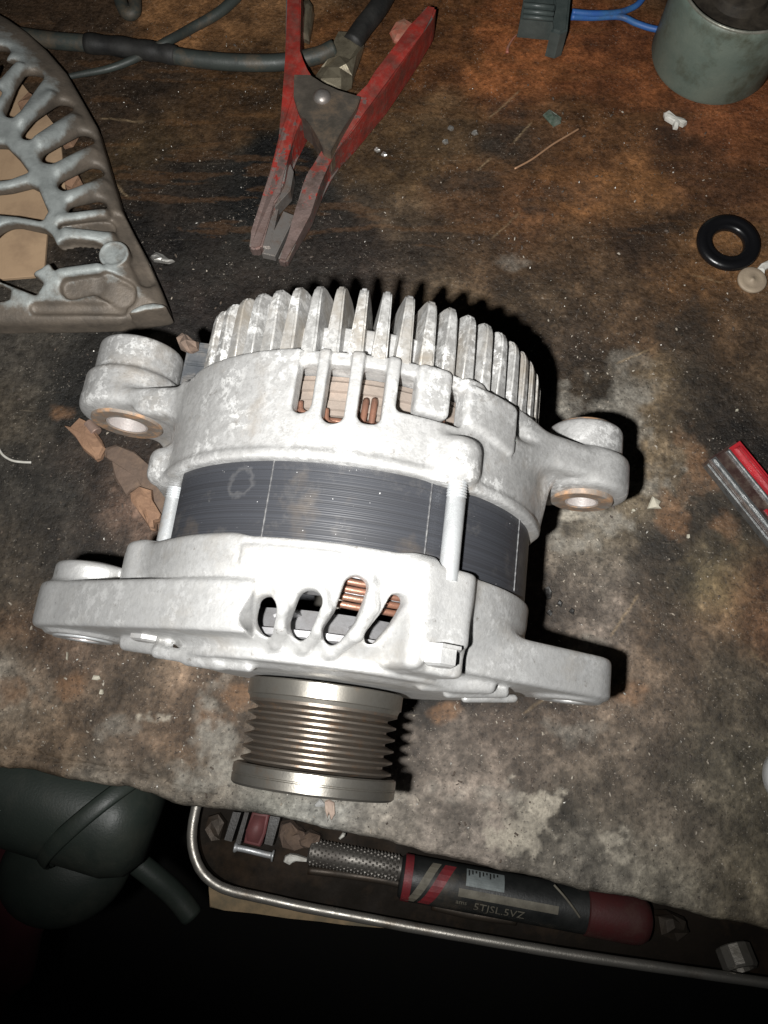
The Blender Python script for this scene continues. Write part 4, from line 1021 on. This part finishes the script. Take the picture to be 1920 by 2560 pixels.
# ------------------------------------------------------------------ old alternator bracket, top left
def bracket():
    h = 0.8
    lo_ = (-250.0, 170.0, 0.0); hi_ = (-92.0, 372.0, 32.0)
    X, Y, Z = grid(lo_, hi_, h)
    zr = 23.0
    def K(pts): return [tuple(W(x * .3527, 80 + y * .3527, zr)[:2]) for x, y in pts]
    def Kb(pts): return [tuple(W(x * .3527, 80 + y * .3527, 3.0)[:2]) for x, y in pts]
    out = Kb([(-700, -700), (-60, -80), (120, 20), (250, 110), (390, 240), (520, 390), (640, 600), (730, 760), (790, 960), (840, 1130), (900, 1330), (980, 1490), (1090, 1700), (1170, 1880), (1222, 2010), (1225, 2060), (1130, 2085), (1000, 2100), (880, 2130), (500, 2140), (0, 2145), (-700, 2145)])
    D = sd_poly2(X[:, :, 0], Y[:, :, 0], out)[:, :, None]
    cx, cy = W(-250, 660, zr)[:2]
    RR = np.sqrt((X - cx) ** 2 + (Y - cy) ** 2)
    top = 13.0 + 11.0 * np.clip(-D / 26.0, 0, 1) ** .8
    F = smax(smax(D, Z - top, 2.5), 3.0 - Z, 1.0)
    F = sub(F, smax(D + 4.5, Z - (top - 7.0), 1.5), 1.0)      # hollow underneath
    # slots between the cooling bars
    def slot(a, b, r):
        A_, B_ = K([a]), K([b]); return sd_caps2(X, Y, A_[0], B_[0], r)
    for a, b, r in [((-60, 430), (62, 205), 4.1), ((88, 545), (205, 265), 4.2), ((205, 700), (405, 460), 4.3), ((345, 865), (550, 672), 4.2), ((455, 1050), (622, 905), 4.0), ((520, 1225), (655, 1155), 3.6), ((-140, 250), (-20, 100), 4.2)]:
        F = sub(F, slot(a, b, r) + 0 * Z, 4.0)
    # open windows inside the ring
    for pl in ([(-500, 780), (20, 800), (110, 890), (180, 985), (60, 1030), (-500, 1090)], [(-500, 1180), (60, 1120), (200, 1085), (250, 1110), (318, 1270), (290, 1320), (120, 1290), (-100, 1270), (-500, 1250)],
               [(-500, 1600), (20, 1625), (130, 1650), (262, 1752), (215, 1800), (90, 1760), (-60, 1700), (-500, 1690)], [(-500, 1790), (-40, 1770), (20, 1800), (10, 1830), (-60, 1840), (-500, 1850)]):
        d = sd_poly2(X[:, :, 0], Y[:, :, 0], K(pl))[:, :, None] - 1.0
        F = sub(F, d + 0 * Z, 3.0)
    # blind pockets
    for a, b, r, dp in [((490, 1350), (690, 1320), 5.5, 5), ((480, 1590), (620, 1570), 8.5, 6), ((80, 1500), (220, 1530), 11.0, 7), ((480, 1780), (640, 1750), 4.5, 3), ((740, 1760), (840, 1800), 6.0, 3), ((780, 1240), (1000, 1700), 3.0, 2), ((200, 1900), (820, 1900), 2.0, 2)]:
        F = sub(F, smax(slot(a, b, r) + 0 * Z, (top - dp) - Z, 1.5), 2.0)
    # bars stand a little proud with rounded backs
    for a, b in [((10, 380), (115, 215)), ((150, 620), (330, 400)), ((280, 770), (500, 545)), ((400, 960), (615, 770)), ((490, 1140), (690, 1000)), ((430, 1330), (700, 1230)), ((470, 1420), (740, 1410)), ((430, 1690), (680, 1660))]:
        A_, B_ = K([a])[0], K([b])[0]
        ia, ib = [int(np.argmin(np.abs(X[:, 0, 0] - q[0]))) for q in (A_, B_)], [int(np.argmin(np.abs(Y[0, :, 0] - q[1]))) for q in (A_, B_)]
        F = smin(F, sd_caps(X, Y, Z, (A_[0], A_[1], top[ia[0], ib[0], 0] - 1.2), (B_[0], B_[1], top[ia[1], ib[1], 0] - 1.2), 2.3), 2.5)
    # boss disc and bored ear
    bx, by = K([(790, 1545)])[0]
    Rb = np.sqrt((X - bx) ** 2 + (Y - by) ** 2)
    F = smin(F, sd_cyl_z(Rb, 7.0, Z, 5, 20.5), .8)
    F = sub(F, smax(Rb - 5.4 + 0 * Z, 19.7 - Z, .5), .5)
    ex, ey_ = K([(1045, 2075)])[0]
    Re = np.sqrt((X - ex) ** 2 + (Y - ey_) ** 2)
    F = smin(F, sd_cyl_z(Re, 13.5, Z, 3, 19.0), 1.5)
    F = sub(F, Re - 10.0 + 0 * Z, 1.0)
    keep = smax(D + 0 * Z, 3.0 - Z, 1.0)
    F = smax(F, keep - 1.2, 1.0)
    return surface_net('cast_bracket', F, lo_, h)
def sd_cyl_z(r2, rad, Z, z0, z1, k=1.5):
    return smax(r2 - rad, np.abs(Z - (z0 + z1) / 2) - abs(z1 - z0) / 2, k)
def bracket_material():
    m, nt, p = mat('dusty_cast_metal'); v = objvec(nt)
    f = noise_fac(nt, v, 80, 6, .7)
    c = mixc(nt, f, (.40, .43, .42), (.25, .27, .265))
    # brown dirt packed into recesses and the low outer flange (lies where the casting is low)
    sx = nt.nodes.new('ShaderNodeSeparateXYZ'); nt.links.new(v, sx.inputs[0])
    g = N(nt, 'ShaderNodeMapRange', **{'From Min': .0215, 'From Max': .0145}); nt.links.new(sx.outputs['Z'], g.inputs['Value'])
    n = noise_fac(nt, v, 45, 6, .7, .3, .7)
    w = math_n(nt, 'ADD', g.outputs[0], math_n(nt, 'SUBTRACT', n, .62))
    geo = nt.nodes.new('ShaderNodeNewGeometry'); sn = nt.nodes.new('ShaderNodeSeparateXYZ'); nt.links.new(geo.outputs['Normal'], sn.inputs[0])
    w = math_n(nt, 'ADD', w, math_n(nt, 'MULTIPLY', math_n(nt, 'SUBTRACT', 1.0, sn.outputs['Z']), .7))
    r = N(nt, 'ShaderNodeMapRange', **{'From Min': .08, 'From Max': .55}); nt.links.new(w, r.inputs['Value'])
    dirt = mixc(nt, f, (.15, .112, .08), (.085, .065, .048))
    c = mixc(nt, math_n(nt, 'MULTIPLY', r.outputs[0], .9), c, dirt)
    nt.links.new(c, p.inputs['Base Color']); p.inputs['Roughness'].default_value = .55; p.inputs['Metallic'].default_value = .2
    b1 = N(nt, 'ShaderNodeTexNoise', Scale=600, Detail=5, Roughness=.65); nt.links.new(v, b1.inputs['Vector'])
    bump(nt, p, b1.outputs['Fac'], .0004, .6)
    return m
tag(link('cast_bracket', bracket(), bracket_material()), 'old grey cast end bracket with slotted cooling bars, caked in brown dust', 'bracket')
# cardboard under it
M_CARD = worn('plain_cardboard', (.42, .29, .18), (.36, .245, .15), 60, 0, .85, .95, (.28, .19, .12), 30, .5, .75)
b = W(60, 500, 0)
bm = bmesh.new()
prism(bm, [(q[0] - b[0], q[1] - b[1]) for q in (W(-260, 250, 2), W(40, 190, 2), W(150, 330, 2), W(165, 480, 2), W(120, 560, 2), W(110, 690, 2), W(-260, 720, 2))], .8, 2.6, .2, 1)
o = link('cardboard_sheet', bm_mesh('cardboard_sheet', bm), M_CARD, None, False); o.location = Vector((b[0], b[1], 0)) * MM
tag(o, 'tan cardboard sheet seen through the openings of the old bracket', 'cardboard')
for s, pts in enumerate([[(40, 255), (70, 225), (95, 240), (88, 268), (60, 280)], [(150, 300), (175, 285), (190, 310), (170, 345), (150, 350)], [(160, 430), (185, 415), (195, 440), (175, 462), (158, 458)]]):
    crumple('dirt_clod', ['brown clod in the second slot of the old bracket', 'brown clod in the fourth slot of the old bracket', 'brown clod in the fifth slot of the old bracket'][s], 'clod', pts, 2.7, 9, M_FLAKE, 2.0, 50 + s, 'dirt clods under the bracket')

# ------------------------------------------------------------------ tray below the bench edge and what lies in it
TZ = -74.0
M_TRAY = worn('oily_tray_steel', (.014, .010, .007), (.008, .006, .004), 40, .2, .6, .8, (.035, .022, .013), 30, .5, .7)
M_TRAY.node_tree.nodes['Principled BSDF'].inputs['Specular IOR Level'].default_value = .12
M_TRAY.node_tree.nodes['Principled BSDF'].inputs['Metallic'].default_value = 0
M_ROD = worn('rubbed_steel_rod', (.44, .42, .38), (.32, .30, .27), 150, .75, .32, .5, (.2, .16, .12), 60, .55, .75)
b = W(760, 2270, -60); b[2] = 0
tray = empty('tool_tray', 'shallow oily tool tray with a bent steel rod rim under the bench edge', 'tray', b)
RIM = [(520, 1900), (508, 1960), (490, 2020), (480, 2080), (484, 2130), (502, 2175), (535, 2208), (580, 2228), (660, 2246), (760, 2268), (900, 2294), (1050, 2322), (1250, 2357), (1450, 2390), (1700, 2426), (1980, 2466)]
bm = bmesh.new(); tube(bm, [tuple(W(u, v, -60) - b) for u, v in RIM], lambda t: 2.35 + .04 * math.sin(t * 160), 14, 8)
link('rod_rim', bm_mesh('rod_rim', bm), M_ROD, tray)
bm = bmesh.new()
P = [W(u, v, -60) - b for u, v in RIM]
P = [tuple(p) for p in catmull([tuple(q) for q in P], 4)]
P += [(P[-1][0] + 20, P[-1][1] + 60, -60), (P[0][0], P[0][1] + 40, -60)]
va = [bm.verts.new((x, y, -61)) for x, y, z in P]; vb = [bm.verts.new((x * .985, y * .985 + .5, TZ)) for x, y, z in P]
for i in range(len(P)): bm.faces.new((va[i], va[(i + 1) % len(P)], vb[(i + 1) % len(P)], vb[i]))
bm.faces.new(vb)
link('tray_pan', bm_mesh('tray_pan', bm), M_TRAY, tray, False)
M_WOOD = worn('splintered_board', (.30, .215, .125), (.22, .16, .09), 80, 0, .8, .95, (.15, .13, .09), 40, .5, .7)
bq = W(700, 2285, -78); 
bm = bmesh.new()
pl = [W(u, v, -78) - bq for u, v in [(522, 2225), (524, 2268), (560, 2276), (640, 2284), (720, 2296), (800, 2304), (860, 2312), (930, 2318), (1100, 2330), (1100, 2200), (520, 2120)]]
prism(bm, [(q[0], q[1]) for q in pl], -10, 0, .6, 1)
o = link('wood_board', bm_mesh('wood_board', bm), M_WOOD, None, False); o.location = Vector(bq) * MM
tag(o, 'pale splintered board under the tray corner', 'board')

def lying(name, label, cat, pts, parts, z):
    """Round tool lying along a line; parts: (name, material, [(along fraction, radius), ...])."""
    a, c = W(pts[0][0], pts[0][1], z), W(pts[1][0], pts[1][1], z)
    d = Vector(c - a); L = d.length
    e = empty(name, label, cat, a, math.atan2(d.y, d.x) - math.pi / 2)
    for pn, m, pr in parts:
        bm = bmesh.new(); lathe(bm, [(t * L, r) for t, r in pr], 'Y', 28, cap=True)
        o = link(pn, bm_mesh(pn, bm), m, e); sharpen(o.data, 40)
    return e, L
M_KNURL = worn('knurled_dark_steel', (.16, .15, .135), (.10, .09, .08), 120, .6, .4, .6)
M_PALE = worn('smooth_pinkish_shank', (.34, .27, .23), (.27, .21, .18), 80, .4, .4, .6)
kt, L = lying('knurled_tool', 'knurled steel tool with a smooth pinkish shank in the tray', 'tool', ((772, 2128), (1215, 2212)),
    [('knurled_grip', M_KNURL, [(0, 4.5), (.01, 5.6), (.15, 5.8), (.5, 5.4), (.58, 4.6)]), ('tool_shank', M_PALE, [(.56, 3.6), (.6, 4.2), (.9, 3.4), (1, 2.6)])], -66)
bm = bmesh.new()
for i in range(26):
    for k in range(16):
        a = 2 * math.pi * (k + .5 * (i % 2)) / 16
        if math.cos(a) < -.3: continue
        y = L * (.02 + .5 * i / 26)
        M4 = Matrix.Rotation(a, 4, 'Y') @ Matrix.Translation((0, y, 5.75)) @ Matrix.Rotation(math.pi / 4, 4, 'Z') @ Matrix.Diagonal((1.1, 1.1, .7, 1))
        bmesh.ops.create_cone(bm, cap_ends=True, segments=4, radius1=.8, radius2=.15, depth=1, matrix=M4)
k_ = link('knurling', bm_mesh('knurling', bm), M_KNURL, kt, False); k_['kind'] = 'stuff'
M_SPB = worn('greasy_black_tube', (.011, .012, .012), (.019, .02, .019), 60, 0, .4, .6, (.07, .055, .04), 40, .55, .75)
M_SPR = worn('dull_red_cap', (.075, .015, .015), (.045, .012, .011), 60, 0, .5, .7, (.09, .04, .03), 30, .5, .7)
M_CREAM = worn('cream_print', (.17, .155, .12), (.10, .09, .07), 200, 0, .6, .7)
M_SILV = worn('silver_label', (.24, .27, .27), (.16, .18, .18), 200, .2, .5, .6)
M_SRED = worn('red_print', (.20, .02, .025), (.12, .016, .02), 200, 0, .5, .6)
tb, L = lying('printed_tube', 'black printed tube with red ends and a silver label in the tray', 'tube', ((1000, 2190), (1625, 2306)),
    [('tube_body', M_SPB, [(0.0, 8.5), (.012, 9.6), (.05, 10), (.74, 10)]), ('end_cap', M_SPR, [(.74, 9.8), (.745, 10.6), (.93, 10.6), (.96, 10.2), (.985, 8.5), (1, 5)]), ('nose_band', M_SRED, [(.012, 9.8), (.013, 10.15), (.045, 10.15), (.046, 9.8)])], -62)
def wrap(name, m, t0, t1, a0, a1, skew=0.0, r=10.12):
    """Printed patch wrapped on the tube (angles from the top, degrees)."""
    bm = bmesh.new(); n = 8
    lo1 = [bm.verts.new((r * math.sin(math.radians(a0 + (a1 - a0) * i / n)), (t0 + skew * i / n) * L, r * math.cos(math.radians(a0 + (a1 - a0) * i / n)))) for i in range(n + 1)]
    hi1 = [bm.verts.new((r * math.sin(math.radians(a0 + (a1 - a0) * i / n)), (t1 + skew * i / n) * L, r * math.cos(math.radians(a0 + (a1 - a0) * i / n)))) for i in range(n + 1)]
    for i in range(n): bm.faces.new((lo1[i], lo1[i + 1], hi1[i + 1], hi1[i]))
    link(name, bm_mesh(name, bm), m, tb, False)
# angle > 0 is the side away from the bench edge in this frame's +x
SG = 1
wrap('cream_stripe', M_CREAM, .12, .155, -60, 60, -.09)
wrap('red_stripe', M_SRED, .17, .215, -60, 60, -.09)
wrap('silver_label', M_SILV, .255, .405, -62, -14)
wrap('cream_bar', M_CREAM, .23, .62, -6, 14)
def wrap_text(body, t0, size, a_base, m):
    """Lettering printed round the tube: letters run along it, their tops towards the bench edge."""
    cu = bpy.data.curves.new('lettering', 'FONT'); cu.body = body; cu.size = size; cu.resolution_u = 2
    to = bpy.data.objects.new('lettering', cu); COL.objects.link(to)
    me = bpy.data.meshes.new_from_object(to.evaluated_get(bpy.context.evaluated_depsgraph_get()))
    COL.objects.unlink(to); bpy.data.objects.remove(to)
    r = 10.13
    for v in me.vertices:
        a = math.radians(a_base) - v.co.y / r
        v.co = Vector((r * math.sin(a), t0 * L + v.co.x, r * math.cos(a))) * MM
    link('lettering', me, m, tb, False)
wrap_text('ams', .225, 3.2, 34, M_CREAM)
wrap_text('5TJSL.5VZ', .295, 5.4, 44, M_CREAM)
for i in range(9): wrap('label_stroke', M_SPB, .262 + .014 * i, .268 + .014 * i, -58, -40 - 5 * (i % 3), r=10.2)

b = W(625, 2080, -68)
M_PINK = worn('faded_red_block', (.17, .055, .055), (.11, .04, .04), 60, 0, .5, .7, (.10, .05, .045), 40, .5, .7)
M_BLKM = worn('black_bracket_metal', (.018, .017, .016), (.04, .036, .032), 90, .3, .4, .6)
blk = empty('switch_block', 'faded red block held in a black metal frame in the tray corner', 'block', b)
bm = bmesh.new(); prism(bm, [(q[0] - b[0], q[1] - b[1]) for q in (W(630, 2030, -58), W(672, 2036, -58), W(662, 2085, -58), W(648, 2118, -58), W(608, 2108, -58), W(615, 2075, -58))], -5, 10, 1.5, 3)
link('red_block', bm_mesh('red_block', bm), M_PINK, blk)
for pts in ([(582, 2030), (602, 2032), (578, 2105), (560, 2100)], [(612, 2028), (622, 2030), (600, 2112), (588, 2108)], [(675, 2040), (700, 2044), (680, 2115), (660, 2110)]):
    bm = bmesh.new(); prism(bm, [(q[0] - b[0], q[1] - b[1]) for q in (W(u, v, -60) for u, v in pts)], -5, 8, .6, 2)
    link('frame_bar', bm_mesh('frame_bar', bm), M_BLKM, blk, False)
cable('split_pin', 'short silver headed pin below the faded red block', [(586, 2118, -68), (620, 2125, -68), (660, 2135, -68), (684, 2140, -68)], lambda t: 1.5 + 1.2 * (t > .93) + .8 * (t < .06), M_ZINC, 'pin')
crumple('white_clip', 'white bent plastic clip at the foot of the knurled tool', 'clip', [(712, 2142), (724, 2135), (742, 2138), (768, 2148), (768, 2156), (742, 2152), (730, 2158), (722, 2164), (708, 2156)], -73, -68, M_WHITE, .6, 61)
crumple('white_pellet', 'white pellet above the knurled tool', 'pellet', [(846, 2096), (856, 2082), (864, 2084), (862, 2092), (850, 2100)], -66, -60, M_WHITE, .3, 63, 'white pellets')
crumple('white_pellet', 'white pellet below the knurled tool', 'pellet', [(898, 2166), (912, 2157), (916, 2164), (904, 2172)], -73, -70, M_WHITE, .3, 65, 'white pellets')
crumple('scrap_lump', 'dark lump of oily scrap between the red block and the knurled tool', 'scrap', [(700, 2060), (725, 2055), (745, 2075), (765, 2085), (770, 2120), (740, 2130), (705, 2122), (695, 2090)], -73, -63, M_FLAKED, 3.0, 67)
M_ROD2 = worn('oily_dark_rod', (.07, .055, .042), (.04, .032, .025), 90, .5, .45, .65, (.05, .03, .018), 60, .5, .7)
cable('steel_rod', 'thin oily steel rod lying below the knurled tool', [(770, 2175, -72), (850, 2184, -72), (960, 2200, -72), (1010, 2212, -72)], 2.0, M_ROD2, 'rod')
cable('steel_rod', 'short dark rod lying between the printed tube and the tray rim', [(1080, 2262, -72), (1180, 2285, -72), (1290, 2300, -72)], 2.4, M_ROD2, 'rod')
crumple('scrap_lump', 'oily brown lump at the right end of the printed tube', 'scrap', [(1640, 2290), (1680, 2280), (1720, 2300), (1730, 2340), (1690, 2356), (1650, 2335)], -73, -62, M_ROD2, 3.0, 68)
crumple('scrap_lump', 'dark oily lump in the rounded tray corner left of the black frame', 'scrap', [(520, 2040), (545, 2035), (560, 2060), (552, 2100), (528, 2106), (512, 2075)], -73, -66, M_ROD2, 2.0, 69)
crumple('scrap_lump', 'brown wedge of scrap behind the head of the knurled tool', 'scrap', [(742, 2098), (772, 2080), (800, 2092), (796, 2118), (768, 2126), (745, 2120)], -73, -62, M_FLAKED, 2.0, 70)
bm = bmesh.new()
b = W(1830, 2365, -70)
lathe(bm, [(0, 7.4), (.6, 8.0), (9, 8.0), (10, 7.2), (10, 5.6), (4, 5.4), (4, .01)], 'Z', 12)
o = link('hex_socket', bm_mesh('hex_socket', bm), worn('tarnished_socket', (.30, .28, .25), (.18, .165, .14), 120, .6, .35, .55), None, False); o.location = Vector(b) * MM; o.rotation_euler = (1.1, 0, .15)
tag(o, 'tarnished hex socket lying at the right end of the tray', 'socket')
cable('straw', 'thin pale straw across the printed tube', [(1385, 2212, -50), (1410, 2240, -50), (1432, 2268, -50), (1450, 2294, -51)], .5, M_CREAM, 'straw')

# ------------------------------------------------------------------ dim grey-green things at the lower left
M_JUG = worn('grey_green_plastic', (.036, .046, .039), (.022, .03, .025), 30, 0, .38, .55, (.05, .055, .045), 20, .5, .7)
jb = W(130, 1995, -70)
jug = empty('plastic_jug', 'dim grey green plastic jug with a strap, below the left bench edge', 'jug', jb)
bm = bmesh.new()
lathe(bm, [(-110, 24), (-100, 27), (0, 27), (36, 26.5), (46, 23), (51, 16), (52, .01)], 'Y', 48, rot=Matrix.Rotation(-1.85, 4, 'Z'))
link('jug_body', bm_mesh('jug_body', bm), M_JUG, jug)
bm = bmesh.new()
rj = Matrix.Rotation(-1.85, 4, 'Z')
tube(bm, [tuple(rj @ Vector((27.3 * math.sin(a), 26 - 18 * math.sin(a), 27.3 * math.cos(a)))) for a in np.linspace(-1.75, 1.75, 24)], lambda t: 4.0, 10, 2, .28)
link('jug_strap', bm_mesh('jug_strap', bm), M_JUG, jug)
lb = W(165, 2165, -130)
bm = bmesh.new()
bmesh.ops.create_uvsphere(bm, u_segments=32, v_segments=20, radius=1, matrix=Matrix.Rotation(.35, 4, 'Z') @ Matrix.Diagonal((36, 30, 22, 1)))
o = link('jug_pouch', bm_mesh('jug_pouch', bm), M_JUG); o.location = Vector(lb) * MM
o.name = 'cloth_bundle'; tag(o, 'dim grey green rounded bundle below the plastic jug', 'bundle')
cable('hose', 'grey green hose slanting down from the jug towards the tray corner', [(270, 2100, -100), (320, 2140, -104), (390, 2195, -110), (440, 2240, -116), (480, 2290, -120)], 6.0, M_JUG, 'hose')
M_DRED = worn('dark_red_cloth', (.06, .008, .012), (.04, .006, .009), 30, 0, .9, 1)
bm = bmesh.new()
bmesh.ops.create_uvsphere(bm, u_segments=32, v_segments=20, radius=1, matrix=Matrix.Diagonal((30, 60, 24, 1)))
for v in bm.verts: v.co += v.co.normalized() * 3 * (math.sin(v.co.x * .25) + math.sin(v.co.y * .17 + 1))
lb = W(-20, 2280, -170)
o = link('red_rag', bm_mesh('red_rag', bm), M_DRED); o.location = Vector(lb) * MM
tag(o, 'very dark red rag in the lower left corner', 'rag')
